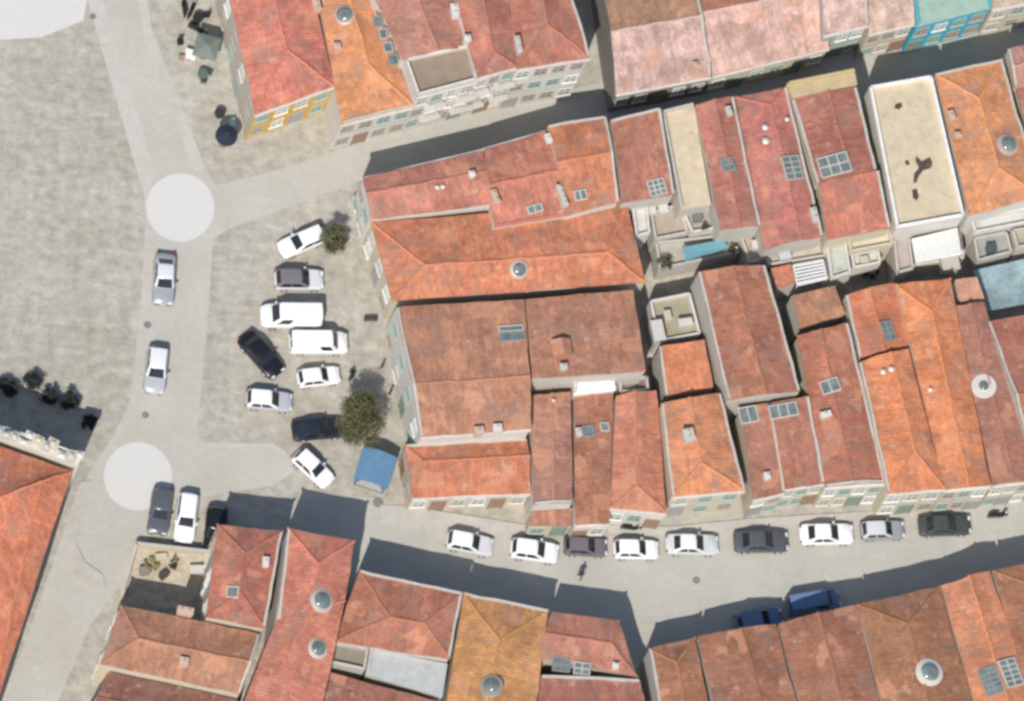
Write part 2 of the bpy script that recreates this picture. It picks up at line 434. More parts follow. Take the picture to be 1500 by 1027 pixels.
    # ridge and hip caps
    if not flat:
        E = {}
        for f in F:
            for i in range(len(f)): E.setdefault(frozenset((f[i], f[(i+1) % len(f)])), []).append(f)
        bm = bmesh.new(); got = False
        for e, fs in E.items():
            if len(fs) == 2:
                c1 = sum((V[i] for i in fs[0]), Vector())/len(fs[0]); c2 = sum((V[i] for i in fs[1]), Vector())/len(fs[1])
                if (c2-c1).dot(fnormal(V, fs[0])) < -.05:
                    a, b = [V[i] for i in e]; n = max(1, int((b-a).length/.42))
                    for k in range(n):
                        p, s = a.lerp(b, k/n), a.lerp(b, (k+.96)/n); j = Vector((rnd.uniform(-.015, .015), rnd.uniform(-.015, .015), rnd.uniform(-.01, .01)))
                        tube(bm, sag(p)+j, sag(s)+j, .12, .10, 6)
                    got = True
        if got:
            k = rnd.uniform(.92, 1.12)
            build('ridge_cap', bm, M_TILE, ro, color=(rc[0]*k, rc[1]*k*1.05, rc[2]*k*1.05, 1))
        else: bm.free()
    # parapets along chosen sides (all sides of a flat roof)
    sides = range(4) if flat and par == () else par
    pc = parc or (wc if flat else OFFW)
    for s in sides or ():
        a, b = s if isinstance(s, tuple) else (s, (s+1) % 4)
        if (a, b) and a in L and b in L:
            LL = L if not flat else L
            i = LL.index(b); path = [b]
            while path[-1] != a and len(path) < 8: i += 1; path.append(LL[i % len(LL)])
            if len(path) > 4: 
                i = LL.index(a); path = [a]
                while path[-1] != b and len(path) < 8: i += 1; path.append(LL[i % len(LL)])
            bm = bmesh.new()
            PI = inset(V, L, .12)
            for p, r in zip(path, path[1:]):
                n = 1 if flat else max(1, int((PI[r]-PI[p]).length/1.1))
                for k in range(n):
                    a_, b_ = PI[p].lerp(PI[r], k/n), PI[p].lerp(PI[r], (k+1)/n)
                    if not flat: a_, b_ = sag(a_), sag(b_)
                    beam(bm, a_, b_, .20 if flat else rnd.uniform(.17, .22), -.12, .42 if flat else rnd.uniform(.13, .19))
            build('parapet', bm, M_STONE, root, color=pc)
    for s in cor:
        a, b = s if isinstance(s, tuple) else (s, (s+1) % 4)
        p, r = V[a], V[b]; d = (r-p).normalized(); n = Vector((d.y, -d.x, 0)); n = n if n.dot((p+r)/2) > 0 else -n
        bm = bmesh.new(); beam(bm, p-n*.02+Vector((0, 0, 0)), r-n*.02, .34, -.42, -.16)
        build('cornice', bm, M_STONE, root, color=WHITE if wc != YEL else col((236, 196, 116)))
    if frontc:
        p, r = V[2], V[3]; d = (r-p).normalized(); n = Vector((d.y, -d.x, 0)); n = n if n.dot((p+r)/2) > 0 else -n
        bm = bmesh.new(); e = n*-.042; beam(bm, p+e-Vector((0, 0, p.z)), r+e-Vector((0, 0, r.z)), .02, 0, h-.45); build('street_front', bm, M_WALL, root, color=frontc)
    for cx, cy, dw in dorm:
        P, n = on_roof([v+base for v in V], F, cx, cy, h); P -= base
        M = Matrix.Translation(P) @ Matrix.Rotation(rot_of(Q[0], Q[1]), 4, 'Z')
        bm = bmesh.new(); box(bm, -dw/2, dw/2, -.5, .5, -.5, .45, M); dm = build('dormer', bm, M_WALL, root, color=rc_)
        bm = bmesh.new(); uvl = bm.loops.layers.uv.new('UVMap')
        loft(bm, [[M @ Vector((x, y, z)) for x, z in ((-dw*.62, .38), (0, .80), (dw*.62, .38), (0, .70))] for y in (-.62, .75)])
        build('dormer_roof', bm, M_ROOF, dm, color=rc_)
    # windows and doors
    for s, n, floors in win:
        a, b = s if isinstance(s, tuple) else (s, (s+1) % 4)
        p, r = V[a].copy(), V[b].copy(); d = r-p; d.z = 0; ln = d.length; d.normalize()
        nv = Vector((d.y, -d.x, 0)); mid = (p+r)/2
        if nv.dot(mid) < 0: nv = -nv
        ang = math.atan2(-nv.x, nv.y)
        fh = (h-.4)/floors
        for f in range(floors):
            for k in range(n):
                x = (k+.5)/n; c = p+d*(ln*x)-nv*.05; 
                isd = (f == 0 and (k in doors))
                if isd:
                    o = link('door', DOOR, root, (c.x, c.y, 0), (0, 0, ang), rnd.choice([(.22, .28, .23, 1), (.30, .20, .14, 1), (.34, .34, .33, 1)]))
                    link('handle', HANDLE, o, color=(.4, .36, .25, 1))
                else:
                    z = f*fh+fh*.56
                    o = link('window', WIN, root, (c.x, c.y, z), (0, 0, ang), shutter or rnd.choice([(.7, .7, .66, 1), (.36, .44, .38, 1), (.6, .58, .52, 1), (.42, .36, .30, 1)]))
                    sc = min(1.0, ln/n/1.5); o.scale = (sc, 1, min(1.05, fh/2.4))
                    link('pane', PANE, o)
                    if balc and f > 0 and k % 2 == 0:
                        link('balcony', BALC, root, (c.x, c.y, f*fh+.12), (0, 0, ang), WHITE)
    # chimneys, skylights, round roof lights, vent pipes
    az = rot_of(Q[0], Q[1]) if not mesh else 0
    for cx, cy, sx, sy, hh in chim:
        P, n = on_roof([v+base for v in V], F, cx, cy, h); P -= base
        bm = bmesh.new(); M = Matrix.Translation(P) @ Matrix.Rotation(az, 4, 'Z')
        box(bm, -sx/2, sx/2, -sy/2, sy/2, -.5, hh, M); box(bm, -sx/2-.06, sx/2+.06, -sy/2-.06, sy/2+.06, hh, hh+.09, M)
        for k in range(max(1, int(max(sx, sy)/.45))):
            t = (k+.5)/max(1, int(max(sx, sy)/.45))-.5
            x, y = (t*sx, 0) if sx >= sy else (0, t*sy)
            tube(bm, M @ Vector((x, y, hh+.09)), M @ Vector((x, y, hh+.32)), .10, .085, 8)
        build('chimney', bm, M_STONE, ro, color=rnd.choice([WHITE, OFFW, col((222, 190, 170))]))
    for cx, cy, sx, sy, nx, ny in sky:
        P, n = on_roof([v+base for v in V], F, cx, cy, h); P -= base
        u = Vector((math.cos(az), math.sin(az), 0)); u = (u-n*u.dot(n)).normalized(); v = n.cross(u)
        M = Matrix(((u.x, v.x, n.x, P.x), (u.y, v.y, n.y, P.y), (u.z, v.z, n.z, P.z), (0, 0, 0, 1)))
        bm = bmesh.new(); e = .07
        box(bm, -sx/2-e, sx/2+e, sy/2, sy/2+e, -.1, .2, M); box(bm, -sx/2-e, sx/2+e, -sy/2-e, -sy/2, -.1, .2, M)
        box(bm, -sx/2-e, -sx/2, -sy/2, sy/2, -.1, .2, M); box(bm, sx/2, sx/2+e, -sy/2, sy/2, -.1, .2, M)
        for k in range(1, nx): x = -sx/2+sx*k/nx; box(bm, x-.04, x+.04, -sy/2, sy/2, -.1, .19, M)
        for k in range(1, ny):
            y = -sy/2+sy*k/ny; xs = [-sx/2+sx*j/nx for j in range(nx+1)]
            for x0, x1 in zip(xs, xs[1:]): box(bm, x0+.04, x1-.04, y-.04, y+.04, -.1, .185, M)
        f = build('skylight', bm, M_METAL, root, color=rnd.choice([OFFW, col((170, 170, 168)), WHITE]))
        bm = bmesh.new(); box(bm, -sx/2, sx/2, -sy/2, sy/2, -.05, .12, M); build('pane', bm, M_GLASS, f)
    for cx, cy, r, *rest in dome:
        P, n = on_roof([v+base for v in V], F, cx, cy, h); P -= base
        u = n.orthogonal().normalized(); v = n.cross(u)
        bm = bmesh.new(); N = 28; kr = rest[0] if rest else rnd.uniform(1.18, 1.45); prof = [(r*kr, -.1), (r*kr, .06), (r*(kr-.08), .10), (r*1.0, .12), (r*1.0, .2), (r*.9, .22), (r*.88, .0)]
        rings = [[bm.verts.new(P+(u*math.cos(2*math.pi*i/N)+v*math.sin(2*math.pi*i/N))*a+n*z) for i in range(N)] for a, z in prof]
        for a, b in zip(rings, rings[1:]):
            for i in range(N): bm.faces.new((a[i], a[(i+1) % N], b[(i+1) % N], b[i]))
        f = build('roof_light', bm, M_METAL, root, smooth=True, angle=R(30), color=WHITE if rest else rnd.choice([col((206, 190, 178)), OFFW, col((170, 160, 150)), WHITE]))
        bm = bmesh.new(); prev = None
        for k in range(6):
            t = k/6*math.pi/2; a, z = r*.9*math.cos(t), .12+r*.45*math.sin(t)
            ring = [bm.verts.new(P+(u*math.cos(2*math.pi*i/N)+v*math.sin(2*math.pi*i/N))*a+n*z) for i in range(N)]
            if prev:
                for i in range(N): bm.faces.new((prev[i], prev[(i+1) % N], ring[(i+1) % N], ring[i]))
            prev = ring
        bm.faces.new(prev); build('pane', bm, M_GLASS, f, smooth=True)
    for cx, cy, rr, hh in vents:
        P, n = on_roof([v+base for v in V], F, cx, cy, h); P -= base
        bm = bmesh.new(); tube(bm, P-Vector((0, 0, .2)), P+Vector((0, 0, hh)), rr, rr, 10); tube(bm, P+Vector((0, 0, hh)), P+Vector((0, 0, hh+.12)), rr*1.7, rr*.5, 10)
        build('vent', bm, M_METAL, ro, color=WHITE)
    HOUSES.append(root)
    return root

# roof colours as tile colours (not sunlit values)
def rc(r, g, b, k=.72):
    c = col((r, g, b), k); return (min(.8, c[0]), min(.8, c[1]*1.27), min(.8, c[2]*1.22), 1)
ORANGE = rc(228, 138, 100); BRIGHT = rc(232, 142, 98); RED = rc(212, 112, 96); PINK = rc(214, 142, 124); BROWN = rc(190, 124, 104); DBROWN = rc(172, 110, 94)
SALMON = rc(216, 128, 108); PALE = rc(228, 174, 164); OCHRE = rc(208, 150, 98); TAN = rc(196, 142, 108)
X, Y = 'x', 'y'

# north side of the upper street
house('salmon red hipped roof above a yellow street front beside the plaza', [(322, -70), (440, -90), (490, 126), (374, 168)], 6, (Y, .5, .15, .30), rc(222, 122, 104), col((206, 196, 178)), .26, frontc=YEL,
      win=((2, 4, 2), (3, 5, 2)), doors=(1,), cor=(2,), chim=((462, 12, .5, .9, .7),))
house('bright orange roof with round grey roof light and white parapet facing the street', [(455, -60), (520, -70), (606, 156), (500, 182)], 6, (Y, .55, .2, .30), BRIGHT, WHITE, .26,
      win=((2, 4, 2),), doors=(2,), par=(2,), cor=(2,), dome=((505, 22, .72),), chim=((492, 72, .5, .5, .6),))
house('mottled pink brown roof with a row of small white skylights along its edge', [(520, -70), (640, -80), (690, 68), (590, 88)], 8.2, (Y, .5, 0, 0), rc(200, 124, 108), WHITE, .22,
      chim=((664, 20, .5, 1.0, .8),), sky=((553, 32, .5, .7, 1, 1), (561, 50, .5, .7, 1, 1), (568, 70, .6, .7, 1, 1), (576, 88, .6, .7, 1, 1)))
house('grey flat roof terrace above a tall white front with balconies', [(592, 88), (690, 66), (698, 119), (611, 142)], 8, ('flat',), col((168, 150, 130)), WHITE, win=((2, 4, 3),), doors=(0,), balc=True, name='terrace_house', cor=(2,))
house('red brown roof between the grey terrace and a dark valley above a tall white front', [(645, -70), (735, -80), (757, 98), (700, 114)], 9.2, (Y, .5, .2, .15), rc(192, 110, 94), WHITE, .24,
      win=((2, 3, 3),), doors=(1,), balc=True, cor=(2,), chim=((683, 60, .45, .45, .6),))
house('red brown roof with thin white chimney at the corner by the dark alley', [(735, -80), (815, -90), (864, 84), (757, 101)], 9.3, (Y, .5, .2, .3), rc(196, 112, 94), WHITE, .24,
      win=((2, 4, 3),), doors=(3,), cor=(2,), par=(1,), chim=((757, 70, .35, 1.3, .8),))
house('tan upper roof slope and bleached pink lower slope east of the dark alley', [(872, -70), (1002, -90), (1042, 112), (903, 138)], 4.4, (X, .60, 0, 0), rc(224, 168, 160), col((150, 144, 136)), .22, rc2=rc(196, 134, 108),  # wall colour darkened to carry the shade of the alley
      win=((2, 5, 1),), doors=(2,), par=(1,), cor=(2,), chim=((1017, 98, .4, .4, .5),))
house('orange brown roof with bleached peach front slope and ragged cream front', [(1002, -90), (1190, -120), (1215, 70), (1044, 112)], 4.4, (X, .58, 0, 0), rc(226, 166, 156), CREAM, .22, rc2=rc(200, 118, 92), win=((2, 6, 1),), doors=(1, 4), cor=(2,))
house('pink roof with white cornice over a pale grey front', [(1190, -110), (1255, -130), (1272, 36), (1207, 52)], 6.2, (X, .5, 0, 0), PALE, col((196, 202, 196)), .22, win=((2, 3, 2),), doors=(1,), cor=(2,), par=(1,))
house('peach roof above a cream front left of the turquoise roof', [(1256, -120), (1325, -130), (1340, 34), (1273, 50)], 6, (X, .5, 0, 0), rc(226, 174, 158), CREAM, .2, win=((2, 3, 2),), doors=(0,), cor=(2,))
house('pale green flat roof over a bright turquoise tiled front', [(1325, -110), (1438, -120), (1452, 12), (1342, 40)], 6, ('flat',), col((176, 204, 186)), col((86, 190, 212), .75), name='terrace_house', win=((2, 4, 2),), doors=(3,), par=(0, 1, 3), cor=())
house('beige pink roof at the end of the upper street right of the turquoise front', [(1440, -110), (1560, -130), (1570, -10), (1454, 14)], 6, (X, .5, 0, 0), rc(212, 172, 152), CREAM, .2, win=((2, 4, 2),), doors=(1,), cor=(2,))

# south side of the upper street
house('rose red roof at the plaza corner with brown slope to the street', [(530, 262), (707, 220), (720, 300), (543, 321)], 5.6, (X, .42, 0, 0), rc(206, 122, 104), WHITE, .26, win=((3, 2, 2),), doors=(), cor=(0,), chim=((690, 258, .4, .4, .5),), vents=((640, 276, .12, .3), (648, 275, .12, .3)))
house('rose red roof with white chimneys and a pink edged rear wall', [(708, 219), (802, 192), (828, 316), (722, 334)], 5.7, (X, .50, 0, 0), rc(208, 118, 98), CREAM, .24, par=(2,), parc=rc(222, 120, 110), cor=(0,), chim=((724, 292, .4, 1.1, .6), (821, 292, .35, 1.8, .9), (802, 206, .4, .7, .5)), sky=((783, 306, 1.1, .5, 2, 1),))
house('orange streaked roof with white street cornice beside the brown roof', [(802, 184), (888, 170), (906, 296), (828, 316)], 6.2, (X, .45, 0, 0), rc(214, 120, 88), WHITE, .2, par=(0, 1), sky=((850, 286, .9, .7, 2, 1),))
house('brown worn roof with a barred square skylight at its lower corner', [(892, 180), (965, 162), (988, 284), (911, 298)], 6.2, ('shed', 'N'), rc(188, 112, 92), OFFW, .15, par=(0, 1), sky=((962, 275, 1.3, 1.2, 3, 3),))
house('long cream flat roof between two brown tiled roofs', [(968, 164), (1016, 152), (1042, 300), (996, 308)], 5.6, ('flat',), col((232, 214, 182)), OFFW, name='terrace_house', par=(0, 3))
house('brown and pink worn roof with square skylight beside the long cream roof', [(1018, 154), (1074, 140), (1114, 332), (1056, 338)], 6.3, (Y, .5, 0, 0), rc(196, 112, 98), OFFW, .2, par=(1,), sky=((1066, 242, .9, 1.0, 1, 2),), chim=((1066, 166, .35, .7, .5),))
house('dark red painted roof with barred skylight and white vents', [(1077, 142), (1152, 128), (1206, 346), (1120, 366)], 6.1, (Y, .62, .10, .0), rc(200, 112, 101), OFFW, .16, par=(1,), sky=((1160, 246, 1.4, 1.9, 2, 4),), vents=((1120, 188, .16, .3), (1121, 208, .18, .3), (1152, 176, .12, .3)), chim=((1191, 318, .45, 1.1, .6),))
house('brown double roof behind a tall yellow street parapet with white party ridge', [(1160, 146), (1254, 126), (1284, 250), (1196, 270)], 6.6, (Y, .55, 0, 0), rc(182, 104, 88), CREAM, .16, par=(1, 3), sky=((1222, 242, 2.4, 1.6, 3, 2),))
house('low red rear roof below the double brown roof', [(1198, 272), (1285, 252), (1304, 334), (1212, 352)], 6.2, ('shed', 'N'), rc(210, 118, 98), CREAM, .2, par=(1,))
house('cream flat roof with white parapet and large dark stain', [(1272, 128), (1364, 112), (1412, 318), (1312, 336)], 6.4, ('flat',), col((228, 210, 178)), WHITE, name='terrace_house', parc=col((244, 240, 232), .85),
      stain=((1350, 245, [(1342, 228), (1350, 236), (1362, 230), (1366, 238), (1364, 246), (1352, 250), (1346, 258), (1342, 268), (1338, 268), (1339, 254), (1346, 246), (1341, 236)]),
             (1342, 284, [(1336, 278), (1343, 276), (1346, 288), (1343, 294), (1337, 290)]), (1318, 155, [(1312, 152), (1320, 150), (1322, 156), (1316, 161), (1310, 158)]), (1328, 238, [(1325, 236), (1330, 234), (1333, 240), (1328, 243)])))
house('clean orange roof with round blue roof light near the right edge', [(1370, 108), (1468, 86), (1524, 286), (1420, 316)], 6.5, (Y, .5, .25, .25), BRIGHT, WHITE, .24, par=(0, 1), dome=((1476, 212, .72),), chim=((1392, 172, .4, .7, .5), (1402, 200, .4, .4, .4)))
house('pink brown roof cut by the right edge behind the orange roof', [(1476, 72), (1560, 55), (1580, 110), (1486, 128)], 6.6, (X, .5, 0, 0), PINK, CREAM, .2, par=(3,))
house('dark rose roof strip at the right edge beside the round blue light', [(1484, 116), (1570, 98), (1600, 270), (1530, 282)], 6.2, (Y, .5, 0, 0), rc(196, 116, 106), CREAM, .2)

# the yellow street parapet (stands up on the street line)
house('tall narrow yellow strip of street front rising above the double brown roof', [(1152, 122), (1252, 102), (1256, 124), (1162, 144)], 7.0, ('flat',), col((214, 192, 150)), col((220, 196, 146)), name='front_wall', cat='wall', par=(0,), group=None)

# plaza side
house('large orange hipped roof with round grey roof light', [(543, 325), (919, 298), (946, 414), (575, 441)], 4.8, (X, .63, .15, .13), rc(222, 126, 94), CREAM, .24, win=((3, 3, 2),), doors=(1,), dome=((760, 395, .58),))
house('large brown roof with white plaza parapet and pale ridge', [(579, 450), (768, 438), (778, 628), (616, 640)], 6.0, (X, .62, 0, 0), rc(198, 126, 100), WHITE, .16, win=((3, 4, 2),), doors=(1,), par=(3,), cor=(2,), sky=((750, 494, 1.9, .6, 2, 1), (748, 482, 1.9, .4, 1, 1)), chim=((700, 634, .7, .5, .6), (727, 630, .6, .5, .6)))
house('brown roof slope with small dormer and dark alley along its east end', [(769, 438), (928, 425), (944, 548), (778, 558)], 6.0, ('shed', 'S'), rc(194, 122, 98), OFFW, .14, dorm=((822, 512, 1.3),), chim=((824, 540, .5, .4, .5),))
house('mottled orange roof with cream terrace wall beside the blue kiosk', [(593, 652), (772, 642), (778, 722), (604, 729)], 3.6, (X, .36, .12, 0), rc(214, 122, 92), col((228, 214, 196)), .24, win=((2, 6, 1), (3, 2, 1)), doors=(1, 4), par=(0,), cor=(2,))
house('narrow brown roof left of the two in the middle row with dark gap behind it', [(779, 578), (837, 574), (839, 737), (781, 740)], 4.4, (Y, .5, 0, 0), rc(192, 124, 106), WHITE, .12, par=(2,), cor=(), vents=((810, 588, .1, .3),))
house('tiny brown lean-to roof at the foot of a narrow brown roof', [(777, 746), (838, 744), (838, 770), (775, 770)], 2.6, ('shed', 'N'), rc(180, 112, 92), CREAM, .3, win=((2, 2, 1),), doors=(0,))
house('long narrow brown roof with dark ridge vents reaching down to the parked cars', [(840, 580), (899, 575), (893, 767), (842, 770)], 3.8, (Y, .45, 0, 0), rc(186, 112, 88), WHITE, .14, win=((2, 2, 1),), doors=(1,), cor=(2,), sky=((862, 632, .8, .8, 1, 1), (885, 626, .6, .6, 1, 1)), chim=((846, 636, .4, .6, .5),))
house('salmon roof with hipped street end beside the narrow brown roofs', [(902, 580), (962, 572), (977, 752), (894, 744)], 4.2, (Y, .45, 0, .2), rc(216, 126, 100), WHITE, .22, win=((2, 3, 1),), doors=(0,), cor=(2,))
house('white boxed terrace behind the narrow brown roofs', [(838, 553), (900, 548), (902, 572), (840, 579)], 4.6, ('flat',), col((246, 242, 234), .9), WHITE, par=(3,), name='terrace', cat='terrace', group='roof terraces and courtyards')
house('small dark grey flat roof behind the salmon roof', [(905, 560), (948, 552), (950, 574), (906, 578)], 3.4, ('flat',), col((150, 130, 118)), OFFW, name='terrace', cat='terrace', group='roof terraces and courtyards')

# middle of the block
house('small orange roof above a dark gap behind the orange hipped house', [(964, 510), (1030, 500), (1046, 568), (974, 580)], 4.2, ('shed', 'N'), rc(222, 126, 92), OFFW, .18, par=(3,))
house('orange roof with white chimney and hipped street end', [(968, 592), (1056, 576), (1092, 718), (984, 728)], 5.2, (Y, .45, 0, .3), rc(226, 134, 96), CREAM, .22, win=((2, 3, 2),), doors=(2,), cor=(2,), par=(3, 1), chim=((1006, 642, .8, .9, .9),))
house('long brown roof running back from the street skylights', [(1022, 398), (1120, 388), (1172, 574), (1066, 586)], 6.0, (Y, .52, 0, 0), rc(184, 108, 86), OFFW, .16, par=(3, 1))
house('narrow brown roof with barred roof window beside the dark gap', [(1084, 600), (1128, 592), (1150, 722), (1104, 732)], 4.6, ('shed', 'N'), rc(180, 110, 92), CREAM, .1, win=((2, 2, 2),), doors=(1,), cor=(2,), par=(1,), sky=((1096, 608, 1.4, 1.2, 2, 1),), chim=((1122, 700, .4, .5, .5),))
house('brown roof strip behind a wide dark skylight and white street ledge', [(1128, 592), (1182, 582), (1208, 708), (1150, 716)], 5.2, ('shed', 'N'), rc(182, 108, 88), CREAM, .1, win=((2, 3, 2),), doors=(0,), cor=(2,), par=(1,), sky=((1147, 602, 2.2, 1.0, 3, 1),))
house('brown roof with grey skylight and orange patched tiles', [(1168, 492), (1242, 472), (1298, 708), (1209, 714)], 5.4, (Y, .45, 0, 0), rc(190, 108, 86), CREAM, .16, win=((2, 4, 2),), doors=(1,), cor=(2,), par=(1, 2), sky=((1216, 566, 1.4, 1.0, 2, 1),), chim=((1208, 610, .8, .4, .5),))
house('small dark tan roof wedged between courtyards and the brown roof', [(1158, 434), (1222, 420), (1238, 460), (1172, 480)], 4.6, ('shed', 'N'), rc(186, 120, 92), OFFW, .2)
house('orange roof square with white barred skylight', [(1238, 432), (1310, 414), (1332, 508), (1258, 526)], 5.2, (Y, .5, 0, 0), rc(216, 118, 86), CREAM, .18, sky=((1300, 485, .9, 1.5, 2, 3),), par=(3,))
house('bright orange long roof with shaded triangular valley', [(1259, 530), (1331, 511), (1384, 716), (1300, 723)], 5.9, (Y, .62, 0, .28), rc(230, 130, 90), CREAM, .20, win=((2, 3, 2),), doors=(1,), cor=(2,), par=(3,), vents=((1293, 546, .15, .3), (1305, 542, .15, .3)))
house('longest bright orange roof with hipped courtyard end', [(1312, 416), (1392, 408), (1452, 712), (1384, 718)], 5.9, (Y, .50, .16, .0), rc(232, 132, 90), CREAM, .24, win=((2, 3, 2),), doors=(0,), cor=(2,), vents=((1362, 572, .12, .3),))
house('tiny pink roof in the corner by the blue green awning', [(1398, 412), (1430, 406), (1442, 438), (1406, 444)], 5.0, ('shed', 'N'), rc(212, 142, 118), OFFW, .2)
house('brown roof with a wide white plastered ring round its roof light', [(1398, 448), (1442, 442), (1516, 704), (1454, 712)], 5.6, (Y, .5, 0, 0), rc(182, 112, 96), CREAM, .16, win=((2, 3, 2),), doors=(1,), cor=(2,), dome=((1441, 566, .45, 2.3),))
house('red brown roof at the right edge with pale sloping party wall', [(1446, 470), (1570, 450), (1600, 690), (1518, 704)], 5.6, (X, .5, 0, 0), rc(192, 108, 90), OFFW, .18, par=(3,))

# courtyards and low terraces
T = dict(group='roof terraces and courtyards', name='terrace', cat='terrace')
house('white walled annex beside the end of the orange hipped roof', [(924, 306), (948, 302), (952, 344), (930, 350)], 3.6, ('flat',), col((226, 228, 222)), WHITE, **T)
house('beige flat terrace below the barred square skylight', [(950, 312), (994, 300), (1008, 344), (958, 354)], 3.0, ('flat',), col((196, 182, 164)), OFFW, **T)
house('white walled terrace with planter at the end of the long cream roof', [(998, 312), (1046, 304), (1058, 336), (1012, 344)], 3.4, ('flat',), col((190, 184, 172)), WHITE, **T)
house('courtyard terrace under the teal glass canopy', [(958, 356), (1070, 344), (1084, 372), (964, 398)], 2.4, ('flat',), col((202, 196, 178)), OFFW, **T)
house('grey beige flat roof between red roof and long brown roof', [(1080, 342), (1120, 334), (1136, 378), (1096, 388)], 3.2, ('flat',), col((196, 186, 166)), OFFW, **T)
house('olive flat terrace holding white boxes beside the dark alley', [(950, 442), (1010, 430), (1026, 492), (962, 504)], 2.9, ('flat',), col((182, 174, 150)), WHITE, **T)
house('beige terrace strip behind the dark red painted roof', [(1118, 372), (1206, 354), (1210, 378), (1124, 392)], 3.2, ('flat',), col((214, 204, 186)), OFFW, **T)
house('narrow pale green flat roof beside the slatted white pergola', [(1208, 360), (1238, 354), (1246, 402), (1216, 412)], 3.6, ('flat',), col((206, 214, 198)), WHITE, **T)
house('cream flat roof behind the low red rear roof', [(1240, 352), (1304, 338), (1308, 360), (1244, 372)], 4.0, ('flat',), col((232, 222, 194)), CREAM, **T)
house('white flat roof under the cream flat roof', [(1244, 374), (1286, 366), (1290, 388), (1248, 396)], 3.0, ('flat',), col((224, 220, 206)), WHITE, **T)
house('pinkish grey flat roof between white flat roof and wide pergola', [(1306, 344), (1330, 340), (1338, 396), (1312, 404)], 3.4, ('flat',), col((204, 190, 180)), OFFW, **T)
house('beige terrace under the wide white pergola', [(1334, 350), (1404, 330), (1412, 380), (1340, 392)], 2.6, ('flat',), col((206, 196, 180)), WHITE, **T)
house('long white walled strip behind the clean orange roof', [(1420, 322), (1540, 298), (1540, 322), (1426, 344)], 3.8, ('flat',), col((228, 226, 220)), WHITE, **T)
house('grey flat roof beside the blue green awning', [(1424, 350), (1474, 340), (1482, 372), (1430, 386)], 3.0, ('flat',), col((176, 178, 170)), OFFW, **T)
house('cream flat roof cut by the right edge above the blue green awning', [(1480, 338), (1550, 326), (1550, 356), (1488, 366)], 3.6, ('flat',), col((210, 198, 170)), OFFW, **T)
house('small pink roof beside the slatted white pergola', [(1128, 394), (1158, 388), (1166, 416), (1138, 424)], 4.0, ('shed', 'N'), rc(216, 124, 100), OFFW, .2)

# bottom blocks
house('huge orange roof in the lower left with dark pink north slope', None, 7.5, None, rc(222, 122, 92), CREAM,
      mesh=([(-120, 612, 0), (106, 690, 0), (-30, 1110, 0), (-260, 1040, 0), (60, 706, 1.2), (-160, 790, 2.0)], [(0, 1, 4, 5), (1, 2, 4), (2, 3, 5, 4), (3, 0, 5)]))
house('red brown roof with hipped street end and small skylight above parked cars', [(318, 768), (414, 778), (388, 920), (302, 904)], 6.2, (Y, .48, .30, .30), rc(190, 106, 90), CREAM, .22, win=((3, 3, 2),), par=(1,), sky=((341, 868, .8, .8, 1, 1),), chim=((388, 826, .4, .7, .5),))
house('bent salmon red roof with two round roof lights', None, 7.6, None, rc(214, 120, 100), WHITE,
      mesh=([(422, 774, 0), (520, 792, 0), (506, 880, 0), (466, 1060, 0), (345, 1060, 0), (405, 906, 0), (466, 826, .9), (456, 893, .9), (410, 1060, .9)],
            [(0, 1, 6), (1, 2, 7, 6), (2, 3, 8, 7), (4, 5, 7, 8), (5, 0, 6, 7)]), par=((0, 5),), dome=((471, 880, .78), (465, 950, .66)))
house('brown hipped roof beside the lower left road', [(176, 886), (382, 928), (352, 1016), (146, 972)], 5.4, (X, .52, .20, 0), rc(188, 120, 94), CREAM, .24, win=((3, 3, 2),), doors=(1,), par=(1,), chim=((270, 898, 1.2, .5, .6), (268, 972, .6, .6, .5)))
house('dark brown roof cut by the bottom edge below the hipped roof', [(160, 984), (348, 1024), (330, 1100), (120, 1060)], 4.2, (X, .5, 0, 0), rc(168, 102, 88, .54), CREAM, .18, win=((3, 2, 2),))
house('brown roof with crossed hips and railing along the street', [(526, 836), (678, 868), (658, 966), (490, 940)], 6.0, (X, .58, .40, .28), rc(190, 110, 88), OFFW, .24, par=(0, 1))
house('olive grey flat roof below the crossed hip roof', [(490, 942), (540, 950), (534, 984), (478, 972)], 5.4, ('flat',), col((164, 152, 134)), OFFW, par=(), **T)
house('pale blue grey metal roof below the crossed hip roof', [(541, 950), (656, 972), (648, 1022), (535, 988)], 5.2, ('flat',), col((204, 206, 202)), OFFW, par=(3,), **T)
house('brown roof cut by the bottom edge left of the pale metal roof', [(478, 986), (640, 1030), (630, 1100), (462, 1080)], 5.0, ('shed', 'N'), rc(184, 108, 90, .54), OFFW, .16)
house('ochre roof with steep street gable hips and round grey roof light', [(680, 868), (804, 894), (780, 1070), (648, 1060)], 5.6, (Y, .47, .34, 0), rc(206, 134, 86), CREAM, .24, dome=((720, 1005, .68),), par=(0,))
house('rose red roof with grey barred skylights at the lane corner', [(808, 896), (906, 908), (934, 992), (786, 962)], 5.4, (X, .5, 0, .2), rc(192, 116, 98), OFFW, .22, sky=((822, 974, 1.3, 1.0, 2, 2), (852, 980, 1.2, .9, 2, 2)), chim=((900, 978, .4, .4, .5),))
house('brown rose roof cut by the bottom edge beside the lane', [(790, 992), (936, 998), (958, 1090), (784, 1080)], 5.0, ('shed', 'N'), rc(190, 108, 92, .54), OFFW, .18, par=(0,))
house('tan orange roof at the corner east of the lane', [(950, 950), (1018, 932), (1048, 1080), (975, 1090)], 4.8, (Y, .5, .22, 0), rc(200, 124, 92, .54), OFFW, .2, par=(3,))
house('brown streaked roof right of the corner roof behind the shadow tinted car', [(1022, 932), (1136, 914), (1182, 1080), (1058, 1080)], 5.0, (Y, .55, 0, 0), rc(188, 114, 88, .54), OFFW, .18)
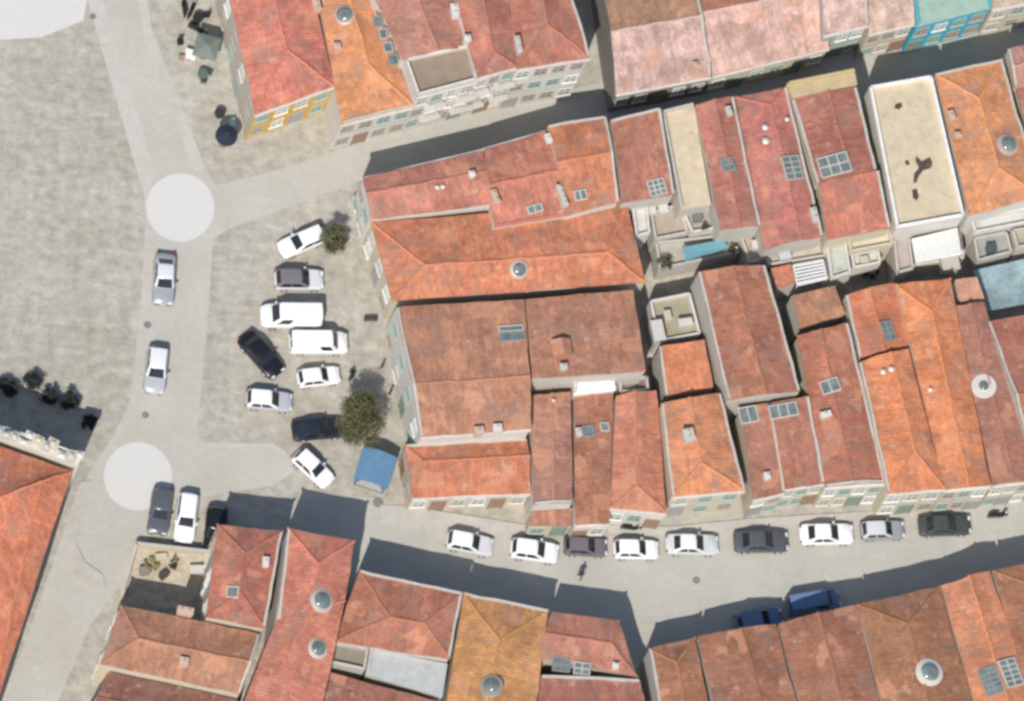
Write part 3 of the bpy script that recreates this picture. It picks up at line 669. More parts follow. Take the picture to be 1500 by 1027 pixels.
house('brown orange roof with two pale streaks behind the shadow tinted van', [(1140, 914), (1254, 886), (1300, 1080), (1186, 1080)], 5.2, (Y, .5, 0, 0), rc(192, 116, 90, .54), OFFW, .18)
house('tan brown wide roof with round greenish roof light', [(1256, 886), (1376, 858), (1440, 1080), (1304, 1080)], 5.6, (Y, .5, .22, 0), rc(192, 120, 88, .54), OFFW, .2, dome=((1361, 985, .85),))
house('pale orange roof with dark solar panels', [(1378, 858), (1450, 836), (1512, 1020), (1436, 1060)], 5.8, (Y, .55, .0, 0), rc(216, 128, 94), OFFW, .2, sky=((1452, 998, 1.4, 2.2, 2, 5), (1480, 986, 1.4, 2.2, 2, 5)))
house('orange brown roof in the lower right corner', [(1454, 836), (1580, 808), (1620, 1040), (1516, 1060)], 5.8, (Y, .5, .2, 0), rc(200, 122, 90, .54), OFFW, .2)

# ------------------------------------------------------------------ vehicles
def pmesh(name, bm, mats, smooth=True, angle=R(35)):
    me = bpy.data.meshes.new(name); bmesh.ops.recalc_face_normals(bm, faces=bm.faces[:]); bm.to_mesh(me); bm.free()
    for m in mats: me.materials.append(m)
    if smooth:
        for p in me.polygons: p.use_smooth = True
        me.set_sharp_from_angle(angle=angle)
    return me
KIND = {  # length, width, belt z, roof z, rear base, rear top, front top, front base (x from centre, front = +x)
    'hatch': (4.0, 1.74, .92, 1.46, -1.86, -1.55, .10, .82),
    'sedan': (4.45, 1.76, .92, 1.42, -1.62, -1.02, .18, .92),
    'estate': (4.4, 1.78, .94, 1.50, -2.02, -1.80, .20, .95),
    'van': (5.0, 1.95, 1.12, 1.95, -2.44, -2.36, 1.05, 1.62)}
def make_car(kind):
    Ln, W, zb, zr, rb, rt, ft, fb = KIND[kind]; h = Ln/2; w = W/2
    root = empty('parked_car', (0, 0, 0))
    def zt(x):
        if x > fb: return zb-.02-.20*((x-fb)/(h-fb))**1.6
        if x < rb: return zb-.02-.06*((rb-x)/(h+rb+1e-6))
        return zb
    bm = bmesh.new(); rings = []
    for k in range(19):
        x = -h+Ln*k/18; e = abs(x)/h
        ww = w*(1-.16*max(0, (e-.70)/.30)**2.2) if x > 0 else w*(1-.11*max(0, (e-.75)/.25)**2.2)
        t = zt(x); lo = .24+.10*max(0, (e-.85)/.15)
        if k in (0, 18): t -= .14; lo += .06; ww *= .93
        rings.append([(x, -ww*.90, lo), (x, -ww, lo+.16), (x, -ww, t-.20), (x, -ww*.965, t-.07), (x, -ww*.86, t), (x, 0, t+.025), (x, ww*.86, t), (x, ww*.965, t-.07), (x, ww, t-.20), (x, ww, lo+.16), (x, ww*.90, lo)])
    loft(bm, rings)
    link('body', pmesh('body', bm, [M_PAINT]), root)
    wb, wt = w*.90, w*.74
    bm = bmesh.new()
    rings = []
    for z, f in ((zb-.02, 0), (zb+(zr-zb)*.5, .5), (zr-.07, .9), (zr-.015, .985), (zr+.02, 1.12)):
        g = min(f, 1.0); sh = .0 if f <= 1 else .14
        x0, x1 = rb+(rt-rb)*g+sh, fb+(ft-fb)*g-sh; yy = wb+(wt-wb)*g-sh
        c = .10
        rings.append([(x0+c, -yy, z), (x1-c*1.5, -yy, z), (x1, -yy*.8, z), (x1+.04, 0, z), (x1, yy*.8, z), (x1-c*1.5, yy, z), (x0+c, yy, z), (x0, yy*.85, z), (x0-.02, 0, z), (x0, -yy*.85, z)])
    loft(bm, rings)
    link('roof', pmesh('roof', bm, [M_PAINT]), root)
    def panel(name, quad, t=.018):
        bm = bmesh.new(); q = [Vector(p) for p in quad]; n = (q[1]-q[0]).cross(q[3]-q[0]).normalized()
        c = sum(q, Vector())/4
        if n.dot(c-Vector((0, 0, .6))) < 0: n = -n
        a = [bm.verts.new(p-n*.03) for p in q]; b = [bm.verts.new(p+n*t) for p in q]
        for i in range(4): bm.faces.new((a[i], a[(i+1) % 4], b[(i+1) % 4], b[i]))
        bm.faces.new(b); bm.faces.new(a[::-1])
        return link(name, pmesh(name, bm, [M_CARGLASS], False), root)
    L_ = lambda a, b, t: a+(b-a)*t
    def P(xb, xt, yb, yt, t): return (L_(xb, xt, t), L_(yb, yt, t), L_(zb-.02, zr, t))
    panel('windscreen', [P(fb, ft, -wb*.80, -wt*.86, .06)[:1]+(-wb*.80,)+P(fb, ft, 0, 0, .06)[2:], P(fb, ft, 0, 0, .06)[:1]+(wb*.80,)+P(fb, ft, 0, 0, .06)[2:],
                         P(fb, ft, 0, 0, .90)[:1]+(wt*.84,)+P(fb, ft, 0, 0, .90)[2:], P(fb, ft, 0, 0, .90)[:1]+(-wt*.84,)+P(fb, ft, 0, 0, .90)[2:]], .05)
    if kind != 'van':
        panel('rear_window', [(L_(rb, rt, .12), -wb*.74, L_(zb, zr, .12)), (L_(rb, rt, .12), wb*.74, L_(zb, zr, .12)), (L_(rb, rt, .88), wt*.80, L_(zb, zr, .88)), (L_(rb, rt, .88), -wt*.80, L_(zb, zr, .88))], .04)
    else:
        for s in (-1, 1):
            panel('rear_window', [(L_(rb, rt, .25), s*.10, L_(zb, zr, .25)), (L_(rb, rt, .25), s*.72, L_(zb, zr, .25)), (L_(rb, rt, .85), s*.64, L_(zb, zr, .85)), (L_(rb, rt, .85), s*.10, L_(zb, zr, .85))], .04)
    xs = [(.35, .98)] if kind == 'van' else [(.06, .46), (.51, .96)]
    xs = [(.70, .97)] if kind == 'van' else xs
    for s in (-1, 1):
        for u0, u1 in xs:
            def pt(u, t):
                return (L_(L_(rb, rt, t)+.14, L_(fb, ft, t)-.20, u), s*L_(wb, wt, t), L_(zb-.02, zr, t))
            panel('side_window', [pt(u0, .10), pt(u1, .10), pt(u1, .86), pt(u0, .86)])
    for s in (-1, 1):
        bm = bmesh.new(); box(bm, h-.30, h-.03, s*w*.62-.17, s*w*.62+.17, zb-.33, zb-.20); link('headlight', pmesh('headlight', bm, [M_LAMP], False), root)
        bm = bmesh.new(); box(bm, -h+.01, -h+.14, s*w*.74-.11, s*w*.74+.11, zb-.32, zb-.12); link('taillight', pmesh('taillight', bm, [M_RED], False), root)
        bm = bmesh.new(); box(bm, fb-.42, fb-.26, s*(w-.04)-.12*(s < 0), s*(w-.04)+.12*(s > 0)+.02, zb-.02, zb+.12); link('mirror', pmesh('mirror', bm, [M_PAINT], False), root)
        for x in (-h*.60, h*.62):
            bm = bmesh.new(); c = Vector((x, s*(w-.10), .31)); tube(bm, c-Vector((0, .10, 0)), c+Vector((0, .10+.015, 0)), .31, .31, 20)
            wh = link('wheel', pmesh('wheel', bm, [M_RUBBER]), root, color=(.02, .02, .02, 1))
            bm = bmesh.new(); tube(bm, c+Vector((0, s*.09, 0)), c+Vector((0, s*.125, 0)), .20, .17, 12); link('rim', pmesh('rim', bm, [M_METAL]), wh, color=(.5, .5, .52, 1))
    bm = bmesh.new(); box(bm, h-.06, h+.015, -.27, .27, .42, .53); link('bumper_plate', pmesh('bumper_plate', bm, [M_METAL], False), root, color=(.7, .7, .66, 1))
    return root
PROTO = {}
def car(label, px, py, ang, kind, c, scale=1.0, group='cars parked on the plaza', roofc=None, cat='car', name='parked_car'):
    """ang: heading of the front in photograph degrees, 0 = right, counter-clockwise"""
    first = kind not in PROTO
    if first: PROTO[kind] = make_car(kind); o = PROTO[kind]
    else: o = copy_tree(PROTO[kind])
    o.name = name
    p = G(px, py, .75); o.location = (p.x, p.y, .016); o.rotation_euler = (0, 0, R(ang)); o.scale = (scale, scale, scale)
    tag(o, label, cat, group)
    for ch in o.children:
        n = ch.name.split('.')[0]
        if n in ('body', 'mirror'): ch.color = c
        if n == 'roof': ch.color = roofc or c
    return o
CW = (.80, .80, .79, 1); CS = (.46, .48, .50, 1); CSD = (.30, .31, .33, 1); CG = (.10, .10, .105, 1); CK = (.012, .013, .016, 1); CN = (.02, .024, .035, 1)
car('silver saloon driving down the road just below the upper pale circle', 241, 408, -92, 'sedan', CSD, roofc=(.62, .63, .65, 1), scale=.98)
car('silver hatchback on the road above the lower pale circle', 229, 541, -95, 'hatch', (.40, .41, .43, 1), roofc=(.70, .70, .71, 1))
car('white estate at an angle beside the small round bush', 443, 353, 207, 'estate', CW, scale=.92)
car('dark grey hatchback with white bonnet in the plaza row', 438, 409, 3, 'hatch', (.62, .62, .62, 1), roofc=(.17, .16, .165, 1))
car('longest white van with cab towards the road', 427, 463, 183, 'van', CW, cat='van', name='parked_van')
car('white van with cab towards the houses', 466, 502, 3, 'van', (.82, .82, .78, 1), scale=.95, cat='van', name='parked_van')
car('small white car beside the dark shrub', 467, 551, 10, 'hatch', CW, scale=.88)
car('black car parked diagonally on the plaza', 383, 519, -48, 'sedan', CK, scale=.97)
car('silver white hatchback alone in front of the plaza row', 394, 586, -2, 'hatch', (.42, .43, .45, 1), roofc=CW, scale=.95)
car('dark navy car half under the big tree', 466, 628, 8, 'sedan', CN, scale=.95)
car('white hatchback parked diagonally beside the big tree', 459, 685, -42, 'hatch', CW, scale=.92)
car('dark grey car beside the white car by the sandy yard', 235, 748, -97, 'hatch', (.09, .10, .115, 1), scale=.98)
car('white estate parked by the sandy yard wall', 273, 757, -96, 'estate', CW, scale=.95)
car('black car in the shadow beside the sandy yard', 316, 776, -95, 'hatch', CK)
S_ = 'cars parked along the lower street'
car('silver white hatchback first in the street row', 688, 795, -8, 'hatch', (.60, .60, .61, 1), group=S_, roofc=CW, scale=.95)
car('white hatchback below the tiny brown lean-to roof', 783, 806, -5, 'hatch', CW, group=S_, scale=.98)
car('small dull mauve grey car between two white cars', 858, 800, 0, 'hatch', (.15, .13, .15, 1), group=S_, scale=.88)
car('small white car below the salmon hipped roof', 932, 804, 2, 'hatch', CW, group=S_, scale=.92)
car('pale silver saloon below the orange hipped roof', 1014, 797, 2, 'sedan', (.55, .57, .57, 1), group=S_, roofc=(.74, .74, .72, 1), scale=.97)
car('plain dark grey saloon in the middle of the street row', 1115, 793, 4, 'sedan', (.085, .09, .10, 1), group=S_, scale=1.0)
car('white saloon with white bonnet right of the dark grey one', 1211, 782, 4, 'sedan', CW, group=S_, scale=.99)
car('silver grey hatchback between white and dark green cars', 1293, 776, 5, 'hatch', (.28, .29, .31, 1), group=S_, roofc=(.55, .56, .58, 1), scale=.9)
car('dark green grey saloon last in the street row', 1384, 769, 5, 'sedan', (.055, .065, .06, 1), group=S_, scale=.97)
car('hatchback tinted shadow blue in the shadow of the lower houses', 1112, 908, 13, 'hatch', (.13, .19, .31, 1), group='vehicles in the shade', scale=.98)  # blue of the shadow put into the car paint
car('van tinted shadow blue in the shadow of the lower houses', 1192, 882, 13, 'van', (.13, .19, .32, 1), group='vehicles in the shade', scale=.88, cat='van', name='parked_van')  # van paint also carries the shadow's blue

def motorcycle(label, px, py, ang, c, group):
    p = G(px, py, .5); root = empty('motor_scooter', (p.x, p.y, .016), R(ang)); tag(root, label, 'scooter', group)
    for x in (-.62, .62):
        bm = bmesh.new(); tube(bm, (x, -.06, .25), (x, .06, .25), .25, .25, 16); wh = build('wheel', bm, M_RUBBER, root, color=(.02, .02, .02, 1))
        bm = bmesh.new(); tube(bm, (x, -.065, .25), (x, .065, .25), .13, .13, 10); build('rim', bm, M_METAL, wh, color=(.4, .4, .4, 1))
    bm = bmesh.new()
    loft(bm, [[(x, -w, z0), (x, w, z0), (x, w*.9, z1), (x, -w*.9, z1)] for x, w, z0, z1 in ((-.85, .06, .5, .66), (-.6, .17, .38, .74), (-.1, .17, .25, .70), (.1, .18, .22, .30), (.38, .18, .24, .32), (.48, .17, .3, .8), (.6, .08, .55, .92))])
    build('body', bm, M_PAINT, root, smooth=True, angle=R(40), color=c)
    bm = bmesh.new(); loft(bm, [[(x, -w, .72), (x, w, .72), (x, w*.85, z), (x, -w*.85, z)] for x, w, z in ((-.78, .08, .78), (-.5, .15, .82), (-.05, .12, .78), (.02, .06, .76))])
    build('seat', bm, M_CLOTH, root, smooth=True, angle=R(40), color=(.02, .02, .02, 1))
    bm = bmesh.new(); tube(bm, (.58, 0, .3), (.46, 0, 1.02), .035); tube(bm, (.44, -.33, 1.05), (.44, .33, 1.05), .02); build('handlebar', bm, M_METAL, root, color=(.05, .05, .05, 1))
    bm = bmesh.new(); tube(bm, (.52, 0, .88), (.66, 0, .86), .09, .08); build('headlight', bm, M_LAMP, root)
    return root
motorcycle('dark motor scooter parked at the right end of the street row', 1462, 754, 10, (.03, .03, .035, 1), None)
motorcycle('black motor scooter parked nearest the top edge beside the salmon red roof', 281, 14, 70, (.015, .015, .018, 1), 'scooters by the terrace')
motorcycle('black motor scooter parked against the square canopy', 290, 42, -20, (.015, .015, .018, 1), 'scooters by the terrace')
motorcycle('black motor scooter leaning left of the topmost one beside the salmon red roof', 270, 10, 95, (.015, .015, .018, 1), 'scooters by the terrace')
motorcycle('dark scooter standing against the salmon house front below the street cornice', 925, 772, 2, (.03, .03, .05, 1), None)

# ------------------------------------------------------------------ blue kiosk, parasols, terrace furniture
p = G(548, 690, 1.2)
k = empty('kiosk', (p.x, p.y, 0), R(-16)); tag(k, 'blue canopied market kiosk under the big tree', 'kiosk'); k.scale = (.88, .88, .95)
bm = bmesh.new(); rings = []
for x, z in ((-1.65, 2.1), (-.8, 2.36), (0, 2.52), (.8, 2.36), (1.65, 2.1)): rings.append([(x, -1.6, z-.12), (x, 1.6, z-.12), (x, 1.6, z), (x, -1.6, z)])
loft(bm, rings); bmesh.ops.subdivide_edges(bm, edges=bm.edges[:], cuts=2, use_grid_fill=True)
for v in bm.verts: v.co.z += .03*mnoise.noise(v.co*1.4)
build('canopy', bm, M_CLOTH, k, smooth=True, angle=R(40), color=(.11, .22, .34, 1))
bm = bmesh.new(); box(bm, -1.4, 1.4, -1.35, 1.35, 0, 2.0); build('body', bm, M_METAL, k, color=(.10, .17, .25, 1))
bm = bmesh.new(); box(bm, -1.2, 1.2, -1.62, -1.35, .95, 1.02); build('counter', bm, M_WOOD, k, color=(.4, .36, .3, 1))
bm = bmesh.new(); box(bm, -1.0, 1.0, -1.38, -1.35, 1.1, 1.85); build('shutter', bm, M_METAL, k, color=(.45, .48, .5, 1))
for x in (-1.5, 1.5):
    for y in (-1.48, 1.48): bm = bmesh.new(); tube(bm, (x, y, 0), (x, y, 2.12), .04); build('post', bm, M_METAL, k, color=(.6, .6, .6, 1))

def parasol(label, px, py, z, n, r, rise, c, rot=0):
    p = G(px, py, z); root = empty('parasol', (p.x, p.y, 0), R(rot)); tag(root, label, 'parasol', 'terrace parasols')
    bm = bmesh.new(); top = bm.verts.new((0, 0, z+rise)); prev = None
    a = [bm.verts.new((r*math.cos(2*math.pi*(i+.5)/n), r*math.sin(2*math.pi*(i+.5)/n), z)) for i in range(n)]
    b = [bm.verts.new(v.co-Vector((0, 0, .16))) for v in a]
    for i in range(n): bm.faces.new((a[i], a[(i+1) % n], top)); bm.faces.new((b[i], b[(i+1) % n], a[(i+1) % n], a[i]))
    build('canopy', bm, M_CLOTH, root, color=c)
    bm = bmesh.new(); tube(bm, (0, 0, 0), (0, 0, z+rise+.08), .03); build('pole', bm, M_METAL, root, color=(.3, .3, .3, 1))
    bm = bmesh.new(); tube(bm, (0, 0, 0), (0, 0, .1), .32, .28, 16); build('base', bm, M_STONE, root, color=(.2, .2, .2, 1))
    for i in range(n):
        bm = bmesh.new(); tube(bm, (0, 0, z-.1), a_ if False else (r*.97*math.cos(2*math.pi*(i+.5)/n), r*.97*math.sin(2*math.pi*(i+.5)/n), z-.03), .012, n=5); build('rib', bm, M_METAL, root, color=(.3, .3, .3, 1))
parasol('square grey green parasol on the terrace beside the salmon red roof', 303, 68, 2.3, 4, 1.4, .4, col((132, 142, 132)), -12)
parasol('round black parasol in front of the yellow street front', 332, 198, 2.2, 12, .92, .4, (.022, .028, .045, 1))
def table_set(label, px, py, c, ct, rot=0, sq=True):
    p = G(px, py, .7); root = empty('table', (p.x, p.y, .008), R(rot)); tag(root, label, 'table', 'terrace tables')
    bm = bmesh.new()
    if sq: box(bm, -.45, .45, -.45, .45, .72, .76)
    else: tube(bm, (0, 0, .72), (0, 0, .76), .45, .45, 20)
    build('tabletop', bm, M_WOOD, root, color=ct)
    bm = bmesh.new(); tube(bm, (0, 0, .03), (0, 0, .72), .035); tube(bm, (0, 0, 0), (0, 0, .03), .25, .25, 16); build('pedestal', bm, M_METAL, root, color=(.1, .1, .1, 1))
def chair(label, px, py, rot, c):
    p = G(px, py, .5); root = empty('chair', (p.x, p.y, .008), R(rot)); tag(root, label, 'chair', 'terrace chairs')
    bm = bmesh.new(); box(bm, -.23, .23, -.23, .23, .43, .47); build('seat', bm, M_WOOD, root, color=c)
    bm = bmesh.new(); box(bm, -.23, .23, -.25, -.21, .50, .88); build('backrest', bm, M_WOOD, root, color=c)
    for x in (-.2, .2):
        for y in (-.2, .2): bm = bmesh.new(); tube(bm, (x, y, 0), (x, y, .43 if y > 0 else .52), .018, n=6); build('leg', bm, M_METAL, root, color=c)
BLK = (.02, .02, .024, 1)
table_set('black round table topmost on the terrace by the salmon red roof', 290, 26, BLK, BLK, 0, False)
chair('black chair right of the topmost black table', 302, 22, 100, BLK)
chair('black chair below the topmost black table', 284, 36, 10, BLK)
table_set('white square table beside the square parasol', 279, 80, BLK, (.75, .72, .68, 1), -12)
table_set('small dark green table below the square parasol', 297, 108, BLK, (.10, .14, .11, 1), 10, False)
chair('black chair behind the white square table', 264, 62, 190, BLK)
chair('pinkish brown chair left of the white square table', 266, 84, 90, (.34, .22, .18, 1))
chair('dark green chair beside the dark green table', 307, 106, 250, (.05, .08, .06, 1))
chair('dark chair below the dark green table', 298, 118, 0, (.10, .12, .10, 1))
table_set('dark round table above the round black parasol', 322, 166, BLK, (.03, .035, .04, 1), 0, False)
chair('pale teal chair beside the round black parasol', 341, 180, 200, (.40, .60, .56, 1))

# bin and bollards near the houses
def bollard(label, px, py, c, hh=.9, r=.10):
    p = G(px, py, .4); root = empty('bollard', (p.x, p.y, 0)); tag(root, label, 'bollard', 'bollards on the plaza')
    bm = bmesh.new(); tube(bm, (0, 0, 0), (0, 0, hh), r, r*.9, 12); build('post', bm, M_METAL, root, color=c)
    bm = bmesh.new(); tube(bm, (0, 0, hh), (0, 0, hh+.1), r*1.3, r*.5, 12); build('cap', bm, M_METAL, root, color=c)
bollard('dark bollard before the left end of the brown plaza house', 560, 536, (.04, .04, .04, 1))
bollard('dark bollard at the shaded corner of the brown plaza house', 572, 574, (.04, .04, .04, 1))
bollard('pale bollard in front of the plaza corner house', 520, 312, (.6, .58, .52, 1), .9, .16)
def bench(label, px, py, rot):
    p = G(px, py, .4); root = empty('bench', (p.x, p.y, 0), R(rot)); tag(root, label, 'bench', None)
    bm = bmesh.new()
    for y in (-.2, -.05, .1): box(bm, -.55, .55, y, y+.11, .42, .46)
    build('seat', bm, M_WOOD, root, color=(.05, .04, .035, 1))
    for x in (-.45, .41): bm = bmesh.new(); box(bm, x, x+.05, -.18, .18, 0, .42); build('leg', bm, M_METAL, root, color=(.04, .04, .04, 1))
bench('short dark bench on the plaza in front of the brown roofed house', 543, 467, 5)
def manhole(label, px, py, r):
    bm = bmesh.new(); p = G(px, py, 0); z = .018 if py > 700 else .010
    o = empty('manhole_cover', (p.x, p.y, z)); tag(o, label, 'manhole cover', 'manhole covers')
    tube(bm, (0, 0, 0), (0, 0, .012), r, r, 24); build('ring', bm, M_METAL, o, color=(.16, .155, .15, 1))
    bm = bmesh.new(); tube(bm, (0, 0, .012), (0, 0, .018), r*.84, r*.84, 24)
    for k in range(-2, 3): box(bm, -r*.6, r*.6, k*r*.25-.02, k*r*.25+.02, .018, .024)
    build('lid', bm, M_METAL, o, color=(.22, .22, .21, 1))
manhole('round grey manhole cover in the pale street beside the blue kiosk', 554, 736, .42)
manhole('small manhole cover on the road near the top left corner', 136, 24, .26)
manhole('manhole cover on the road between the two driving cars', 216, 476, .30)
manhole('manhole cover on the road above the lower pale circle', 213, 608, .28)
manhole('manhole cover in the sunny street beside the dark navy street shadow', 1020, 850, .30)

# pergolas, canopy, awning and loose boxes in the courtyards
def pergola(label, q, z, n, c, along=0, name='pergola'):
    Q = [G(x, y, z) for x, y in q]; base = sum(Q, Vector())/4; base.z = 0; Q = [v-base for v in Q]
    root = empty(name, base); tag(root, label, 'pergola', 'white courtyard pergolas')
    for i in range(n):
        t = (i+.5)/n
        a, b = (Q[0].lerp(Q[3], t), Q[1].lerp(Q[2], t)) if along == 0 else (Q[0].lerp(Q[1], t), Q[3].lerp(Q[2], t))
        bm = bmesh.new(); beam(bm, a, b, .17, 0, .07); build('slat', bm, M_WOOD, root, color=c)
    bm = bmesh.new()
    for i in range(4): beam(bm, Q[i], Q[(i+1) % 4], .09, -.14, -.01)
    build('frame', bm, M_WOOD, root, color=c)
    for v in Q:
        bm = bmesh.new(); tube(bm, (v.x*.97, v.y*.97, 0), (v.x*.97, v.y*.97, z-.02), .05, n=8); build('post', bm, M_WOOD, root, color=c)
pergola('small white slatted pergola beside the small pink roof', [(1162, 388), (1206, 380), (1212, 408), (1168, 418)], 4.0, 6, (.72, .72, .70, 1))
pergola('wide white slatted pergola over the beige terrace', [(1336, 350), (1402, 334), (1408, 372), (1342, 384)], 4.2, 11, (.70, .69, .65, 1))
def slab_thing(name, label, cat, q, z, c, mat, sag=.15, posts=True, tilt=0):
    Q = [G(x, y, z) for x, y in q]; base = sum(Q, Vector())/4; base.z = 0; Q = [v-base for v in Q]
    root = empty(name, base); tag(root, label, cat)
    bm = bmesh.new(); N = 10
    g = [[bm.verts.new(bil(Q, i/N, j/N)+Vector((0, 0, -sag*math.sin(math.pi*i/N)*math.sin(math.pi*j/N)+tilt*(1-j/N)+.05*mnoise.noise(Vector((i*.6, j*.6, z)))))) for i in range(N+1)] for j in range(N+1)]
    for j in range(N):
        for i in range(N): bm.faces.new((g[j][i], g[j+1][i], g[j+1][i+1], g[j][i+1]))
    r = bmesh.ops.extrude_face_region(bm, geom=bm.faces[:])
    for v in r['geom']:
        if isinstance(v, bmesh.types.BMVert): v.co.z -= .03
    build('canopy', bm, mat, root, smooth=True, angle=R(50), color=c)
    for i, v in enumerate(Q):
        bm = bmesh.new(); tube(bm, (v.x*.96, v.y*.96, 0), (v.x*.96, v.y*.96, z-.05+(tilt if i < 2 else 0)), .04, n=8); build('post', bm, M_METAL, root, color=(.5, .5, .5, 1))
M_AWN = make_plain('awning_cloth', .8, .30, .5, (.55, .52, .30, .7))
slab_thing('canopy', 'teal glass canopy over the small courtyard', 'canopy', [(1000, 362), (1062, 350), (1066, 364), (1004, 382)], 3.6, (.16, .34, .40, 1), M_METAL, .05)
slab_thing('awning', 'large blue green awning with yellow stain at the right edge', 'awning', [(1426, 396), (1550, 368), (1550, 436), (1446, 456)], 3.4, (.25, .34, .35, 1), M_AWN, .25)
def tank(label, px, py, z, sx, sy, sz, c=WHITE, rot=12):
    p = G(px, py, z+sz); root = empty('storage_box', (p.x, p.y, z), R(rot)); tag(root, label, 'box', 'pale boxes on terraces')
    bm = bmesh.new(); box(bm, -sx/2, sx/2, -sy/2, sy/2, 0, sz); bmesh.ops.bevel(bm, geom=bm.edges[:], offset=.04, segments=2, affect='EDGES'); build('body', bm, M_METAL, root, color=c)
    bm = bmesh.new(); box(bm, -sx/2-.04, sx/2+.04, -sy/2-.04, sy/2+.04, sz+.002, sz+.06); build('lid', bm, M_METAL, root, color=c)
tank('tall white box at the lower edge of the olive terrace', 964, 484, 2.9, .9, 1.7, .9)
tank('small cream box in the middle of the olive terrace', 978, 462, 2.9, .5, .8, .6, CREAM)
tank('white box with shadowed side at the right corner of the olive terrace', 1004, 472, 2.9, 1.1, .6, .8)
tank('white square box left on the beige terrace by the barred skylight', 954, 308, 3.0, .7, .6, .6)
tank('second white square box on the beige terrace by the barred skylight', 972, 306, 3.0, .7, .6, .6)
tank('white block at the corner of the wide pergola', 1392, 384, 2.6, 1.4, 1.3, 1.2, col((224, 212, 196)))
tank('grey box on the white walled terrace with planter', 1022, 318, 3.4, .7, .7, .5, (.16, .18, .17, 1))
tank('white tipped box on the plaza beside the corner house', 524, 296, 0, .5, 1.0, .9, WHITE, 20)

tank('grey crate left in the sandy yard', 212, 836, 0, .8, .6, .5, (.25, .23, .2, 1), 5)
tank('white chest on the right side of the sandy yard', 288, 834, 0, 1.1, .6, .6, WHITE, 5)
tank('dark crate in the shade of the sandy yard', 240, 842, 0, .7, .5, .5, (.08, .07, .06, 1), 40)
tank('cream slab box beside the yellow green shrub', 236, 816, 0, .9, .5, .4, CREAM, 10)
tank('grey cooling unit on the beige terrace strip behind the red painted roof', 1150, 374, 3.2, .9, .6, .7, (.5, .5, .5, 1))
tank('dark tank on the grey flat roof beside the awning', 1452, 364, 3.0, .7, .7, .6, (.08, .09, .1, 1))
tank('white tank on the grey beige flat roof by the long brown roof', 1108, 358, 3.2, .7, .7, .7)
tank('cream crate on the white flat roof under the cream one', 1266, 380, 3.0, .6, .5, .5, CREAM)
# yard wall beside the parked cars
def yard_wall(label, pts, hh=1.1):
    P = [G(x, y, hh) for x, y in pts]; base = sum(P, Vector())/len(P); base.z = 0
    root = empty('yard_wall', base); tag(root, label, 'wall')
    bm = bmesh.new(); bc = bmesh.new()
    for a, b in zip(P, P[1:]): beam(bm, a-base, b-base, .2, -hh, 0); beam(bc, a-base, b-base, .28, .002, .07)
    build('wall', bm, M_WALL, root, color=CREAM); build('coping', bc, M_STONE, root, color=OFFW)
yard_wall('low cream wall between parked cars and the sandy yard', [(178, 872), (200, 796), (306, 808)])

# white baroque parapet with finials on the big lower left house
p0, p1 = G(-110, 592, 7.7), G(118, 674, 7.7); base = (p0+p1)/2; base.z = 0
root = empty('parapet_wall', base); tag(root, 'ornate white wall with finials beside the huge orange roof', 'wall')
bm = bmesh.new(); beam(bm, p0-base, p1-base, 1.0, -7.7, .1); build('wall', bm, M_WALL, root, color=WHITE)
rnd = random.Random(5)
ang = rot_of(p0, p1)
for i in range(20):
    t = (i+.5)/20; c = p0.lerp(p1, t)-base; c += Vector((rnd.uniform(-.15, .15), rnd.uniform(-.45, .45), 0))
    a, b = rnd.uniform(.22, .5), rnd.uniform(.2, .4); hh = rnd.uniform(.2, .6)
    M = Matrix.Translation(c+Vector((0, 0, .1))) @ Matrix.Rotation(ang+rnd.uniform(-.2, .2), 4, 'Z')
    bm = bmesh.new(); box(bm, -a, a, -b, b, 0, hh*.6, M); box(bm, -a*.75, a*.75, -b*.75, b*.75, hh*.6, hh, M); box(bm, -a*1.1, a*1.1, -b*1.1, b*1.1, hh, hh+.1, M)
    vs = [bm.verts.new(M @ Vector(v)) for v in ((-a*.8, -b*.8, hh+.1), (a*.8, -b*.8, hh+.1), (a*.8, b*.8, hh+.1), (-a*.8, b*.8, hh+.1), (0, 0, hh+.4))]
    for k in range(4): bm.faces.new((vs[k], vs[(k+1) % 4], vs[4]))
    build('finial', bm, M_STONE, root, color=rnd.choice([WHITE, OFFW, CREAM]))

